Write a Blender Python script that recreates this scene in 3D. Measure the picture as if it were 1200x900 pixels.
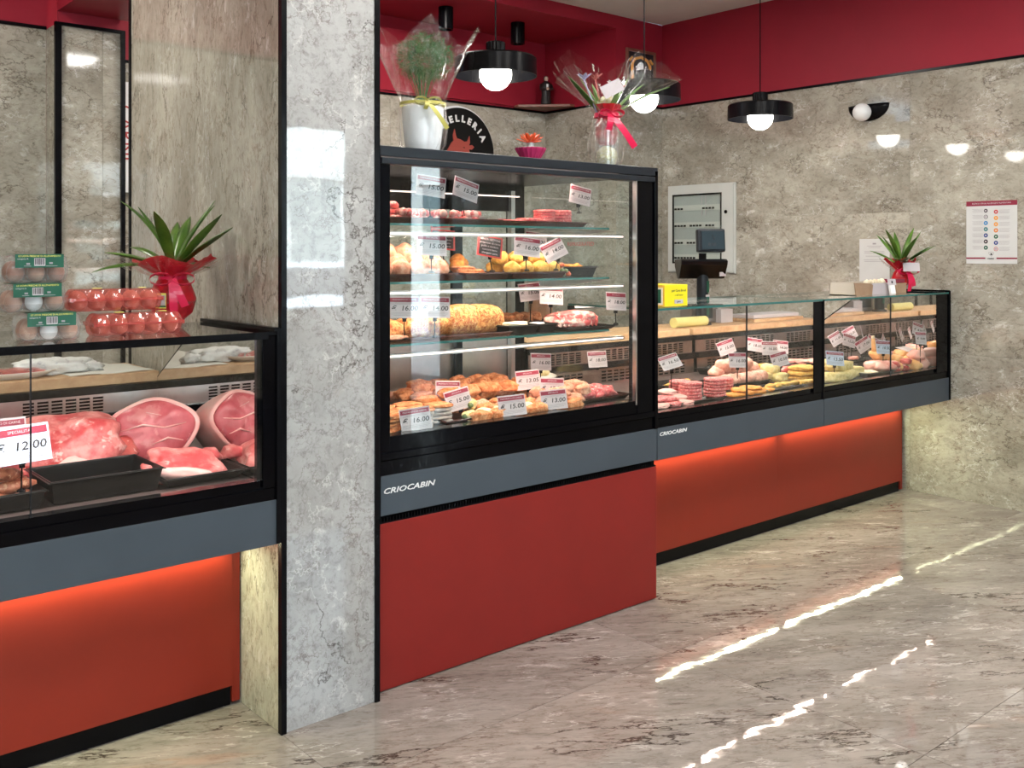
import bpy, bmesh, math, random
from mathutils import Vector, Matrix, noise
for o in list(bpy.data.objects): bpy.data.objects.remove(o)
SC = bpy.context.scene
COL = SC.collection
rnd = random.Random(7)
PI = math.pi
# ---------------------------------------------------------------- camera, world, sun, exposure
YAW = math.radians(-40.36)
cd = bpy.data.cameras.new('camera'); cam = bpy.data.objects.new('camera', cd); COL.objects.link(cam)
cam.location = (0, 0, 1.5); cam.rotation_euler = (PI/2, 0, YAW)
cd.sensor_width = 36; cd.lens = 34.62; cd.shift_y = -155/1200; cd.clip_start = .05
SC.camera = cam
SC.view_settings.view_transform = 'Standard'; SC.view_settings.look = 'None'
SC.view_settings.gamma = 1; SC.view_settings.exposure = 0.25
SC.cycles.transparent_max_bounces = 48; SC.cycles.max_bounces = 14
W = bpy.data.worlds.new('sky'); SC.world = W; W.use_nodes = True
bg = W.node_tree.nodes['Background']; bg.inputs[0].default_value = (.50, .74, 1, 1); bg.inputs[1].default_value = 3.2
def area(name, loc, sx, sy, power, color=(1, 1, 1), rot=(0, 0, 0), portal=False, spread=180):
    l = bpy.data.lights.new(name, 'AREA'); l.shape = 'RECTANGLE'; l.size = sx; l.size_y = sy
    l.energy = power; l.color = color; l.spread = math.radians(spread)
    o = bpy.data.objects.new(name, l); COL.objects.link(o); o.location = loc; o.rotation_euler = rot
    if portal: l.cycles.is_portal = True
    return o
sl = bpy.data.lights.new('sun', 'SUN'); sl.energy = 46; sl.angle = .02; sl.color = (.80, .90, 1)
so = bpy.data.objects.new('sun', sl); COL.objects.link(so); so.rotation_euler = (math.radians(-52), 0, math.radians(16))
# unseen overhead fill lights added to the shop (in front of the counters, above the frame)
for i, (x, y) in enumerate(((-.9, .6), (.9, .2), (2.7, .8), (4.6, .8), (2.2, 2.0), (4.2, 2.3))):
    area('ceiling_fill_light', (x, y, 3.262), .5, .5, 32 if i < 4 else 28, (1, .96, .91))
area('ceiling_fill_light', (.2, 4.2, 3.262), .4, .4, 36, (1, .95, .86))
area('ceiling_fill_light', (3.3, 4.5, 3.262), .4, .4, 60, (1, .96, .9))  # added fill, turned up to brighten the red recess
area('portal', (1.3, -2.2, 1.4), 7, 2.5, 1, rot=(PI/2, 0, 0), portal=True)

# ---------------------------------------------------------------- node and material helpers
class N:
    def __init__(s, name):
        s.m = bpy.data.materials.new(name); s.m.use_nodes = True; s.t = s.m.node_tree; s.t.nodes.clear()
        s.out = s.t.nodes.new('ShaderNodeOutputMaterial')
    def n(s, typ, **kw):
        nd = s.t.nodes.new('ShaderNode' + typ)
        for k, v in kw.items():
            if k == 'ins':
                for a, b in v.items():
                    if isinstance(b, bpy.types.NodeSocket): s.t.links.new(b, nd.inputs[a])
                    else: nd.inputs[a].default_value = b
            else: setattr(nd, k, v)
        return nd
    def ramp(s, fac, stops, interp='LINEAR'):
        r = s.t.nodes.new('ShaderNodeValToRGB'); r.color_ramp.interpolation = interp
        e = r.color_ramp.elements
        while len(e) < len(stops): e.new(.5)
        for el, (p, c) in zip(e, stops):
            el.position = p; el.color = (*c, 1) if len(c) == 3 else c
        s.t.links.new(fac, r.inputs[0]); return r.outputs[0]
    def mix(s, fac, a, b, mode='MIX'):
        m = s.t.nodes.new('ShaderNodeMix'); m.data_type = 'RGBA'; m.blend_type = mode
        for i, v in ((0, fac), (6, a), (7, b)):
            if isinstance(v, bpy.types.NodeSocket): s.t.links.new(v, m.inputs[i])
            else: m.inputs[i].default_value = v if i == 0 else (*v[:3], 1)
        return m.outputs[2]
    def math(s, op, a, b=0.0):
        m = s.t.nodes.new('ShaderNodeMath'); m.operation = op
        for i, v in ((0, a), (1, b)):
            if isinstance(v, bpy.types.NodeSocket): s.t.links.new(v, m.inputs[i])
            else: m.inputs[i].default_value = v
        return m.outputs[0]
    def coord(s, rand=0.0, scale=(1, 1, 1)):
        tc = s.n('TexCoord'); v = tc.outputs['Object']
        if rand:
            oi = s.n('ObjectInfo'); c = s.n('CombineXYZ', ins={0: s.math('MULTIPLY', oi.outputs['Random'], rand), 1: s.math('MULTIPLY', oi.outputs['Random'], rand*1.7), 2: s.math('MULTIPLY', oi.outputs['Random'], rand*.6)})
            v = s.n('VectorMath', operation='ADD', ins={0: v, 1: c.outputs[0]}).outputs[0]
        if scale != (1, 1, 1):
            v = s.n('VectorMath', operation='MULTIPLY', ins={0: v, 1: scale}).outputs[0]
        return v
    def noise(s, v, scale, detail=4, rough=.55, dist=0):
        return s.n('TexNoise', ins={'Vector': v, 'Scale': scale, 'Detail': detail, 'Roughness': rough, 'Distortion': dist}).outputs[0]
    def bump(s, h, strength, dist=.01):
        return s.n('Bump', ins={'Height': h, 'Strength': strength, 'Distance': dist}).outputs[0]
    def done(s, bsdf):
        s.t.links.new(bsdf, s.out.inputs[0]); return s.m
    def pbr(s, color, rough=.5, metal=0, normal=None, **kw):
        p = s.n('BsdfPrincipled')
        def put(k, v):
            if isinstance(v, bpy.types.NodeSocket): s.t.links.new(v, p.inputs[k])
            else: p.inputs[k].default_value = (*v, 1) if isinstance(v, tuple) and len(v) == 3 and p.inputs[k].type == 'RGBA' else v
        put('Base Color', color); put('Roughness', rough); put('Metallic', metal)
        if normal is not None: put('Normal', normal)
        for k, v in kw.items(): put(k.replace('_', ' '), v)
        return s.done(p.outputs[0])
def plain(name, c, rough=.5, metal=0, c2=None, scale=20, bump=0, bscale=60, detail=4, lo=.35, hi=.65, rand=0.0, **kw):
    n = N(name); v = n.coord(rand)
    col = c
    if c2: col = n.ramp(n.noise(v, scale, detail), [(lo, c), (hi, c2)])
    else: col = n.ramp(n.noise(v, 6, 3), [(.3, tuple(x*.96 for x in c)), (.7, tuple(min(1, x*1.03) for x in c))])
    nm = n.bump(n.noise(v, bscale, 5), bump, .01) if bump else None
    return n.pbr(col, rough, metal, nm, **kw)
def emis(name, c, s):
    n = N(name); e = n.n('Emission', ins={0: (*c, 1), 1: s}); return n.done(e.outputs[0])
def thin_glass(name, tint=(.97, .99, .98), rough=0.0, ior=1.5, extra=0.0, bump=0, bscale=20):
    n = N(name)
    nm = n.bump(n.noise(n.coord(), bscale, 6), bump, .01) if bump else None
    bf = n.n('NewGeometry').outputs['Backfacing']; f = n.n('Fresnel', ins={0: n.math('ADD', n.math('MULTIPLY', bf, 1/ior-ior), ior)}); g = n.n('BsdfGlossy', ins={0: (1, 1, 1, 1), 'Roughness': rough}); t = n.n('BsdfTransparent', ins={0: (*tint, 1)})
    if nm: n.t.links.new(nm, f.inputs['Normal']); n.t.links.new(nm, g.inputs['Normal'])
    fac = n.math('ADD', f.outputs[0], extra) if extra else f.outputs[0]
    m = n.n('MixShader', ins={0: fac, 1: t.outputs[0], 2: g.outputs[0]})
    return n.done(m.outputs[0])
def marble(name, dark, light, vein, stretch=(1, 1, 1), rough=.07, wave=0.0, pale=(.75, .73, .7), spec=.5, crack=.7, orange=.22, floor=False):
    n = N(name); v0 = n.coord(37.0)
    if floor: v0 = n.n('VectorRotate', rotation_type='Z_AXIS', ins={'Vector': v0, 'Angle': .55}).outputs[0]
    v = n.n('VectorMath', operation='MULTIPLY', ins={0: v0, 1: stretch}).outputs[0]
    d = n.n('TexNoise', ins={'Vector': v, 'Scale': 2.2, 'Detail': 5, 'Roughness': .6})
    dv = n.n('VectorMath', operation='SCALE', ins={0: n.n('VectorMath', operation='SUBTRACT', ins={0: d.outputs['Color'], 1: (.5, .5, .5)}).outputs[0], 'Scale': .22}).outputs[0]
    vd = n.n('VectorMath', operation='ADD', ins={0: v, 1: dv}).outputs[0]
    base = n.ramp(n.noise(vd, 3.0, 12, .70), [(.36, dark), (.5, tuple((a+b)/2 for a, b in zip(dark, light))), (.64, light)])
    # fine mottling
    m1 = n.noise(vd, 34, 8, .72)
    base = n.mix(.75, base, n.ramp(m1, [(.3, (.50, .49, .48)), (.5, (1, 1, 1)), (.72, (1.0, 1.0, 1.0))]), 'MULTIPLY')
    sp = n.noise(vd, 75, 5, .7)
    base = n.mix(.45, base, n.ramp(sp, [(.30, (.45, .42, .38)), (.42, (1, 1, 1)), (.62, (1, 1, 1)), (.74, (1, 1, 1))]), 'MULTIPLY')
    # pale flecks
    fl = n.ramp(n.noise(vd, 9, 7, .7), [(.60, (0, 0, 0)), (.68, (1, 1, 1))])
    base = n.mix(n.math('MULTIPLY', fl, .55), base, pale)
    # orange flecks
    og = n.ramp(n.noise(n.n('VectorMath', operation='ADD', ins={0: vd, 1: (9, 3, 5)}).outputs[0], 4.5, 6, .65), [(.62, (0, 0, 0)), (.74, (1, 1, 1))])
    base = n.mix(n.math('MULTIPLY', og, orange), base, (.42, .22, .13))
    # meandering veins: ridges of noise, fine and coarse
    def ridge(vec, scale, width, det, off, rough_=.6, dist=0.0):
        q = n.noise(n.n('VectorMath', operation='ADD', ins={0: vec, 1: off}).outputs[0], scale, det, rough_, dist)
        return n.ramp(n.math('ABSOLUTE', n.math('SUBTRACT', q, .5)), [(0, (1, 1, 1)), (width*.4, (.85, .85, .85)), (width, (0, 0, 0))])
    def mask(scale, a, b, off): return n.ramp(n.noise(n.n('VectorMath', operation='ADD', ins={0: v0, 1: off}).outputs[0], scale, 3), [(a, (0, 0, 0)), (b, (1, 1, 1))])
    base = n.mix(n.math('MULTIPLY', n.math('MULTIPLY', ridge(v, 7, .014, 6, (4, 8, 1)), mask(5, .46, .6, (3, 1, 2))), .55), base, vein)
    base = n.mix(n.math('MULTIPLY', n.math('MULTIPLY', ridge(v, 16, .02, 5, (1, 2, 9)), mask(9, .44, .6, (7, 5, 2))), .42), base, vein)
    base = n.mix(n.math('MULTIPLY', n.math('MULTIPLY', ridge(v, 10, .016, 6, (14, 3, 6)), mask(6, .5, .6, (2, 9, 4))), .45), base, pale)
    base = n.mix(n.math('MULTIPLY', n.math('MULTIPLY', ridge(v, 1.7, .0075 if floor else .0050, 9, (2, 5, 3), .62), mask(2.6, .46, .52, (8, 2, 6))), crack), base, tuple(x*.35 for x in vein))
    nm = None
    if wave: nm = n.bump(n.noise(v0, 3.2, 3, .55), wave, .06)
    return n.pbr(base, rough, 0, nm, Specular_IOR_Level=spec)
M = {}
M['marble_wall'] = marble('marble_wall', (.27, .245, .20), (.47, .44, .37), (.13, .085, .055), stretch=(.8, .8, 1.3), wave=.004, rough=.05)
M['marble_side'] = marble('marble_side', (.33, .305, .25), (.53, .50, .42), (.15, .10, .065), stretch=(1.35, 1.35, .62), wave=.004, rough=.05, crack=.7)
M['marble_pillar'] = marble('marble_pillar', (.34, .332, .32), (.47, .465, .455), (.12, .085, .07), wave=.008, rough=.03, spec=.95, crack=.85)
M['marble_floor'] = marble('marble_floor', (.205, .178, .155), (.325, .29, .26), (.09, .05, .035), stretch=(.42, 1.5, 1), rough=.03, wave=.024, floor=True, spec=.6, pale=(.6, .56, .52), crack=.9)
M['red_wall'] = plain('red_wall', (.30, .014, .030), .5, Specular_IOR_Level=.25, bump=.02, bscale=200)
M['ceiling'] = plain('ceiling', (.62, .60, .57), .7, bump=.02, bscale=300)
M['black'] = plain('black', (.0035, .0035, .0045), .25, Specular_IOR_Level=.12)
M['black_gloss'] = plain('black_gloss', (.002, .002, .003), .12, Specular_IOR_Level=.12)
M['black_matt'] = plain('black_matt', (.006, .006, .006), .6, Specular_IOR_Level=.2)
M['graphite'] = plain('graphite', (.014, .017, .022), .3, Specular_IOR_Level=.25)
M['red_panel'] = plain('red_panel', (.27, .024, .011), .42, Specular_IOR_Level=.3)
M['red_panel_tall'] = plain('red_panel_tall', (.235, .016, .012), .45, Specular_IOR_Level=.3)
M['grey_panel'] = plain('grey_panel', (.058, .072, .088), .4, Specular_IOR_Level=.3)
M['steel'] = plain('steel', (.62, .60, .58), .28, 1.0, c2=(.5, .49, .48), scale=8, bump=.02, bscale=300)
M['steel_warm'] = plain('steel_warm', (.30, .23, .21), .35, .9, c2=(.22, .165, .15), scale=8)
M['steel_dark'] = plain('steel_dark', (.25, .22, .21), .35, .8)
M['mirror'] = plain('mirror', (.80, .79, .78), .02, 1.0)
M['deck'] = plain('deck', (.10, .075, .07), .3, .35)
M['glass'] = thin_glass('glass')
M['glass_top'] = thin_glass('glass_top', (.93, .96, .94), extra=.03)
M['glass_edge'] = plain('glass_edge', (.03, .14, .13), .1)
M['led'] = emis('led', (1, .93, .72), 5)
M['led_pink'] = emis('led_pink', (1, .78, .70), 2.2)
M['bulb'] = emis('bulb', (1, .95, .86), 26)
M['white'] = plain('white', (.8, .8, .8), .5)
M['white_gloss'] = plain('white_gloss', (.78, .8, .82), .15)
M['card'] = plain('card', (.52, .47, .49), .45)
M['poster_white'] = plain('poster_white', (.56, .56, .55), .4)
M['card_blue'] = plain('card_blue', (.46, .52, .64), .45)
M['maroon'] = plain('maroon', (.24, .012, .04), .4)
M['ink'] = plain('ink', (.015, .012, .015), .5)
M['ink_grey'] = plain('ink_grey', (.30, .27, .29), .5)
M['red_board'] = plain('red_board', (.5, .04, .04), .4)
M['cream'] = plain('cream', (.75, .72, .6), .5)

# ---------------------------------------------------------------- mesh helpers
class MB:
    def __init__(s): s.v = []; s.f = []; s.mi = []; s.cur = 0; s.sm = False
    def add(s, vs, fs):
        b = len(s.v); s.v += [tuple(p) for p in vs]
        for f in fs: s.f.append([b+i for i in f]); s.mi.append(s.cur)
        return s
    def box(s, x0, x1, y0, y1, z0, z1, mats=None):
        b = len(s.v)
        s.v += [(x, y, z) for z in (z0, z1) for y in (y0, y1) for x in (x0, x1)]
        for k, f in enumerate(((0, 2, 3, 1), (4, 5, 7, 6), (0, 1, 5, 4), (2, 6, 7, 3), (0, 4, 6, 2), (1, 3, 7, 5))):
            s.f.append([b+i for i in f]); s.mi.append(mats[k] if mats else s.cur)
        return s   # faces: bottom, top, front(-y), back(+y), left(-x), right(+x)
    def obox(s, c, size, R=None):
        R = R or Matrix.Identity(3); hx, hy, hz = size[0]/2, size[1]/2, size[2]/2
        vs = [Vector(c)+R@Vector((x*hx, y*hy, z*hz)) for z in (-1, 1) for y in (-1, 1) for x in (-1, 1)]
        return s.add(vs, ((0, 2, 3, 1), (4, 5, 7, 6), (0, 1, 5, 4), (2, 6, 7, 3), (0, 4, 6, 2), (1, 3, 7, 5)))
    def tube(s, pts, r, n=8, cap=True):
        pts = [Vector(p) for p in pts]; rs = r if isinstance(r, (list, tuple)) else [r]*len(pts)
        rings = []; up = None
        for i, p in enumerate(pts):
            t = (pts[min(i+1, len(pts)-1)]-pts[max(i-1, 0)]).normalized()
            if up is None: up = Vector((0, 0, 1)) if abs(t.z) < .9 else Vector((1, 0, 0))
            a = t.cross(up).normalized(); b = a.cross(t).normalized(); up = b
            rings.append([p+(a*math.cos(2*PI*k/n)+b*math.sin(2*PI*k/n))*rs[i] for k in range(n)])
        vs = [q for rg in rings for q in rg]; fs = []
        for i in range(len(pts)-1):
            for k in range(n): fs.append((i*n+k, i*n+(k+1) % n, (i+1)*n+(k+1) % n, (i+1)*n+k))
        if cap: fs.append(tuple(range(n-1, -1, -1))); fs.append(tuple((len(pts)-1)*n+k for k in range(n)))
        return s.add(vs, fs)
    def lathe(s, prof, n=32, c=(0, 0, 0), cap=True, fn=None):
        vs = []
        for (r, z) in prof:
            for k in range(n):
                a = 2*PI*k/n; rr = r*(fn(a, z) if fn else 1)
                vs.append((c[0]+rr*math.cos(a), c[1]+rr*math.sin(a), c[2]+z))
        fs = [(i*n+k, i*n+(k+1) % n, (i+1)*n+(k+1) % n, (i+1)*n+k) for i in range(len(prof)-1) for k in range(n)]
        if cap:
            if prof[0][0] > 1e-5: fs.append(tuple(range(n-1, -1, -1)))
            if prof[-1][0] > 1e-5: fs.append(tuple((len(prof)-1)*n+k for k in range(n)))
        return s.add(vs, fs)
    def prism(s, poly, d0, d1, axis='x'):
        n = len(poly)
        mk = {'x': lambda d, a, b: (d, a, b), 'y': lambda d, a, b: (a, d, b), 'z': lambda d, a, b: (a, b, d)}[axis]
        vs = [mk(d0, a, b) for a, b in poly]+[mk(d1, a, b) for a, b in poly]
        fs = [tuple(range(n-1, -1, -1)), tuple(range(n, 2*n))]+[(i, (i+1) % n, n+(i+1) % n, n+i) for i in range(n)]
        return s.add(vs, fs)
    def ribbon(s, pts, w, th=.0008, side=None):
        pts = [Vector(p) for p in pts]; n = len(pts); vs = []
        for i, p in enumerate(pts):
            t = (pts[min(i+1, n-1)]-pts[max(i-1, 0)]).normalized()
            sd = Vector(side) if side is not None else t.cross(Vector((0, 0, 1)))
            sd = (sd-t*sd.dot(t)).normalized(); nm = sd.cross(t).normalized(); ww = w[i] if isinstance(w, (list, tuple)) else w
            vs += [p-sd*ww/2-nm*th/2, p+sd*ww/2-nm*th/2, p+sd*ww/2+nm*th/2, p-sd*ww/2+nm*th/2]
        fs = []
        for i in range(n-1):
            for k in range(4): fs.append((i*4+k, i*4+(k+1) % 4, (i+1)*4+(k+1) % 4, (i+1)*4+k))
        fs += [(3, 2, 1, 0), tuple((n-1)*4+k for k in range(4))]
        return s.add(vs, fs)
    def mesh(s, name, smooth=False, bevel=0):
        me = bpy.data.meshes.new(name); me.from_pydata(s.v, [], s.f); me.update()
        me.polygons.foreach_set('material_index', s.mi)
        bm = bmesh.new(); bm.from_mesh(me)
        bmesh.ops.recalc_face_normals(bm, faces=bm.faces)
        if bevel:
            bmesh.ops.bevel(bm, geom=[e for e in bm.edges if e.is_manifold and e.calc_face_angle(0) > .5], offset=bevel, segments=2, affect='EDGES', profile=.6)
        bm.to_mesh(me); bm.free()
        if smooth:
            me.polygons.foreach_set('use_smooth', [True]*len(me.polygons))
            if smooth != 'all':
                try: me.set_sharp_from_angle(angle=math.radians(40))
                except Exception: pass
        return me
    def build(s, name, mat, parent=None, world=False, smooth=False, bevel=0):
        if world and parent is not None:
            L = parent.location
            p = parent.parent
            while p is not None: L = L+p.location; p = p.parent
            s.v = [(a-L[0], b-L[1], c-L[2]) for a, b, c in s.v]
        return link(name, s.mesh(name, smooth, bevel), mat, parent)
def link(name, me, mat, parent=None, loc=None, rot=None):
    o = bpy.data.objects.new(name, me); COL.objects.link(o)
    if parent is not None: o.parent = parent
    if mat is not None and not me.materials:
        for m in (mat if isinstance(mat, (list, tuple)) else [mat]): me.materials.append(M[m] if isinstance(m, str) else m)
    if loc is not None: o.location = loc
    if rot is not None: o.rotation_euler = rot
    return o
def setp(o, label=None, cat=None, group=None, kind=None):
    if label: o['label'] = label
    if cat: o['category'] = cat
    if group: o['group'] = group
    if kind: o['kind'] = kind
    return o
def thing(name, label, cat, loc=(0, 0, 0), rz=0, group=None):
    o = bpy.data.objects.new(name, None); COL.objects.link(o); o.empty_display_size = .1
    o.location = loc; o.rotation_euler = (0, 0, rz); return setp(o, label, cat, group)
def structure(name, mb, mat, **kw): return setp(mb.build(name, mat, **kw), kind='structure')
def copy_tree(o, parent=None):
    c = o.copy(); COL.objects.link(c); c.parent = parent
    for ch in list(o.children): copy_tree(ch, c)
    return c
CY, SY = math.cos(YAW), -math.sin(YAW)     # forward = (SY, CY)
def at(px, Y):          # x of the point on the plane y=Y that lies in the photograph's column px
    t = (px-600)/1154
    return (SY+t*CY)*Y/(CY-t*SY)
def zat(px, py, Y):
    d = SY*at(px, Y)+CY*Y
    return 1.5-(py-295)*d/1154
_txt = {}
def text_mesh(s, size, ext=.0003, shear=0, sx=1.0, align='CENTER', bold=0):
    k = (s, size, ext, shear, sx, align, bold)
    if k in _txt: return _txt[k]
    c = bpy.data.curves.new('lettering', 'FONT'); c.body = s; c.size = size; c.extrude = ext; c.shear = shear
    c.align_x = align; c.align_y = 'CENTER'; c.resolution_u = 2; c.offset = bold
    o = bpy.data.objects.new('lettering_source', c); COL.objects.link(o)
    bpy.context.view_layer.update()
    me = bpy.data.meshes.new_from_object(o.evaluated_get(bpy.context.evaluated_depsgraph_get()))
    me.materials.clear()
    for v in me.vertices: v.co.x *= sx
    bpy.data.objects.remove(o); _txt[k] = me
    return me
def text(name, s, size, mat, parent, loc, rot=(PI/2, 0, 0), **kw):
    me = text_mesh(s, size, **kw)
    if me.materials and me.materials[0] is not M[mat]: me = me.copy(); me.materials.clear()
    return link(name, me, mat, parent, loc, rot)
# ================================================================ the setting
RX = 5.92; ZB = 2.62; ZC = 3.28; ZR = 3.185
fl = structure('floor', MB().box(-2.6, 6.0, -2.4, 6.1, -.06, -.012), 'black_matt')
xs = [-2.6, -1.36, .037, 1.437, 2.837, 4.237, 5.637, 6.0]; ys = [-2.4, -1.5, -.52, .46, 1.44, 2.42, 3.4, 4.38, 5.36, 6.1]
for j in range(len(ys)-1):
    for i in range(len(xs)-1):
        o = MB().box(xs[i]+.0008, xs[i+1]-.0008, ys[j]+.0008, ys[j+1]-.0008, -.012, 0).build('floor_tile', 'marble_floor', fl)
        o.location = (0, 0, 0)
def slabs(parent, axis, p, sgn, us, vs, mat, th=.01):
    """stone slabs on a wall plane; axis 'x': plane x=p with u along y; sgn = side the wall faces"""
    for i in range(len(us)-1):
        for j in range(len(vs)-1):
            g = .0006; a, b, c, d = us[i]+g, us[i+1]-g, vs[j]+g, vs[j+1]-g
            q0, q1 = sorted((p, p-sgn*th))
            m = MB()
            if axis == 'x': m.box(q0, q1, a, b, c, d)
            else: m.box(a, b, q0, q1, c, d)
            m.build('marble_slab', mat, parent)
# right wall
w = structure('wall_right', MB().box(RX+.01, RX+.15, -2.4, 5.15, 0, ZC), 'marble_wall')
slabs(w, 'x', RX, -1, [-2.2, -.9, .35, 1.72, 3.1, 4.5, 5.14], [0, .88, 1.75, ZB], 'marble_wall')
structure('wall_right_red_band', MB().box(RX-.002, RX+.012, -2.2, 5.14, ZB+.015, ZC), 'red_wall')
structure('trim_1', MB().box(RX-.006, RX+.01, -2.2, 5.14, ZB, ZB+.016), 'black')
# short return wall (facing the shop) and the side of the recess
w = structure('wall_return', MB().box(5.405, RX+.15, 5.15, 6.1, 0, ZC), 'marble_wall')
slabs(w, 'y', 5.14, -1, [5.395, RX], [0, .88, 1.75, ZB], 'marble_wall')
slabs(w, 'x', 5.395, -1, [5.14, 5.93], [0, .88, 1.75, ZB], 'marble_wall')
structure('wall_return_red_band', MB().box(5.397, RX, 5.142, 5.95, ZB+.015, ZC), 'red_wall')
structure('trim_2', MB().box(5.389, RX, 5.134, 5.93, ZB, ZB+.016), 'black')
# back wall
w = structure('wall_back', MB().box(1.45, 5.41, 5.94, 6.1, 0, ZC), 'marble_wall')
slabs(w, 'y', 5.93, -1, [1.5, 2.6, 3.9, 5.395], [0, .88, 1.75, ZB], 'marble_wall')
structure('trim_3', MB().box(1.5, 5.395, 5.922, 5.94, ZB, ZB+.016), 'black')
structure('wall_back_red_band', MB().box(1.5, 5.395, 5.93, 5.945, ZB+.016, ZR), 'red_wall')
structure('wall_back_panel', MB().box(2.2, 5.28, 5.912, 5.931, ZB+.03, ZR-.09), 'red_wall', bevel=.003)
# ceiling with the red soffit over the recess and a red beam
structure('ceiling', MB().box(-2.6, 6.1, -2.4, 5.14, ZC, ZC+.1), 'ceiling')
structure('sun_block_slab', MB().box(-2.8, 6.2, -2.4, 6.3, ZC+.10, ZC+.2), 'ceiling')  # unseen slab added above the ceiling to keep sun from leaking in
structure('ceiling_back', MB().box(-2.6, 1.6, 5.14, 6.0, ZC, ZC+.1), 'ceiling')
structure('ceiling_soffit', MB().box(1.6, 5.42, 5.14, 6.0, ZR, ZC+.1), 'red_wall')
structure('ceiling_beam', MB().box(1.437, 1.79, 4.13, 5.16, 2.69, ZC), 'red_wall')
# front pillar
w = structure('wall_pillar', MB().box(1.447, 1.775, 2.805, 4.12, 0, ZC), 'marble_side')
slabs(w, 'y', 2.795, -1, [1.452, 1.775], [0, 2.62, ZC], 'marble_pillar')
slabs(w, 'x', 1.437, -1, [2.81, 3.465, 4.12], [0, 2.62, ZC], 'marble_side')
slabs(w, 'x', 1.785, 1, [2.81, 3.465, 4.12], [0, 2.62, ZC], 'marble_wall')
structure('trim_4', MB().box(1.432, 1.450, 2.788, 2.810, 0, ZC), 'black')
structure('trim_5', MB().box(1.775, 1.792, 2.788, 2.810, 0, ZC), 'black')
structure('trim_6', MB().box(1.430, 1.450, 4.12, 4.135, 0, ZC), 'black')
# second pillar behind and the left back wall
w = structure('wall_pillar_back', MB().box(1.437, 1.75, 5.17, 5.93, 0, ZB+.01), 'marble_wall')
slabs(w, 'y', 5.16, -1, [1.455, 1.655, 1.745], [0, 1.3, ZB], 'marble_wall')
slabs(w, 'x', 1.427, -1, [5.17, 5.31], [0, 1.3, ZB], 'marble_wall')
structure('trim_7', MB().box(1.425, 1.455, 5.145, 5.168, 0, ZB+.012), 'black')
structure('trim_8', MB().box(1.745, 1.765, 5.145, 5.168, 0, ZB+.012), 'black')
structure('trim_9', MB().box(1.425, 1.765, 5.147, 5.17, ZB, ZB+.016), 'black')
structure('wall_pillar_back_red_band', MB().box(1.44, 1.74, 5.158, 5.17, ZB+.016, 2.69), 'red_wall')
w = structure('wall_back_left', MB().box(-2.6, 1.437, 5.32, 5.45, 0, ZC), 'red_wall')
slabs(w, 'y', 5.31, -1, [-2.5, -1.2, .1, 1.1, 1.427], [0, 1.3, ZB], 'marble_wall')
structure('trim_10', MB().box(-2.5, 1.427, 5.302, 5.322, ZB, ZB+.016), 'black')
structure('wall_left', MB().box(-2.75, -2.6, -2.4, 5.4, 0, ZC), 'marble_wall')
# storefront behind the camera: piers, door, windows; the left two windows added for daylight
w = structure('wall_front', MB().box(-2.6, -2.2, -2.4, -2.2, 0, ZC).box(-2.6, 6.0, -2.4, -2.2, 2.65, ZC).box(4.75, 5.42, -2.4, -2.2, 0, ZC).box(-2.2, 4.75, -2.4, -2.2, 0, .25).box(1.2, 3.65, -2.4, -2.2, 0, 2.65).box(3.65, 4.75, -2.4, -2.2, 0, .95), 'marble_wall')
for k, (a, b, z0, z1) in enumerate(((-2.2, .2, .25, 2.65), (.2, 1.2, .25, 2.65), (3.65, 4.75, .95, 2.65), (5.42, 5.92, 0, 2.4))):
    f = structure('window_%d' % (k+1), MB().box(a, a+.05, -2.33, -2.25, z0, z1).box(b-.05, b, -2.33, -2.25, z0, z1).box(a+.05, b-.05, -2.33, -2.25, z0, z0+.05).box(a+.05, b-.05, -2.33, -2.25, z1-.05, z1), 'graphite')
    MB().box(a+.05, b-.05, -2.295, -2.289, z0+.05, z1-.05).build('window_pane', 'glass', f)
M['street'] = plain('street', (.22, .22, .22), .9, c2=(.3, .3, .3), scale=4)
M['facade'] = plain('facade', (.55, .55, .52), .9, c2=(.62, .6, .56), scale=2)
M['shutter'] = plain('shutter', (.16, .2, .2), .6)
structure('ground_street', MB().box(-30, 30, -30, -2.4, -.2, -.1), 'street')
fb = thing('building_facade', 'pale building across the street, seen mirrored in the polished pillar', 'building', (4, -16, -.1))
MB().box(-26, 26, -4, 0, 0, 5.2).build('facade_wall', 'facade', fb)
for x in range(-20, 26, 4):
    f = MB().box(x-.7, x+.7, 0, .06, 1.2, 3.4).build('window', 'shutter', fb); MB().box(x-.85, x+.85, 0, .12, 3.4, 3.6).build('lintel', 'facade', fb)
cr = thing('parked_car', 'white car parked in the street, mirrored in the polished pillar', 'car', (6.6, -8.2, -.1))
M['carpaint'] = plain('carpaint', (.8, .82, .85), .15); M['tyre'] = plain('tyre', (.02, .02, .02), .8); M['darkglass'] = plain('darkglass', (.03, .04, .05), .05)
body = [(-2.1, .3), (-2.12, .75), (-1.9, .9), (-1.2, .98), (-.6, 1.42), (.7, 1.45), (1.5, 1.0), (2.05, .9), (2.1, .35)]
MB().prism(body, 0, 1.75, 'y').build('body', 'carpaint', cr, bevel=.03)
MB().prism([(-1.05, 1.0), (-.55, 1.36), (.65, 1.38), (1.3, 1.02)], 1.74, 1.765, 'y').build('side_window', 'darkglass', cr)
for x in (-1.35, 1.35):
    for y in (.1, 1.68):
        wv = MB(); wv.tube([(x, y-.11, .32), (x, y+.11, .32)], .32, 20); wv.build('wheel', 'tyre', cr)

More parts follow.
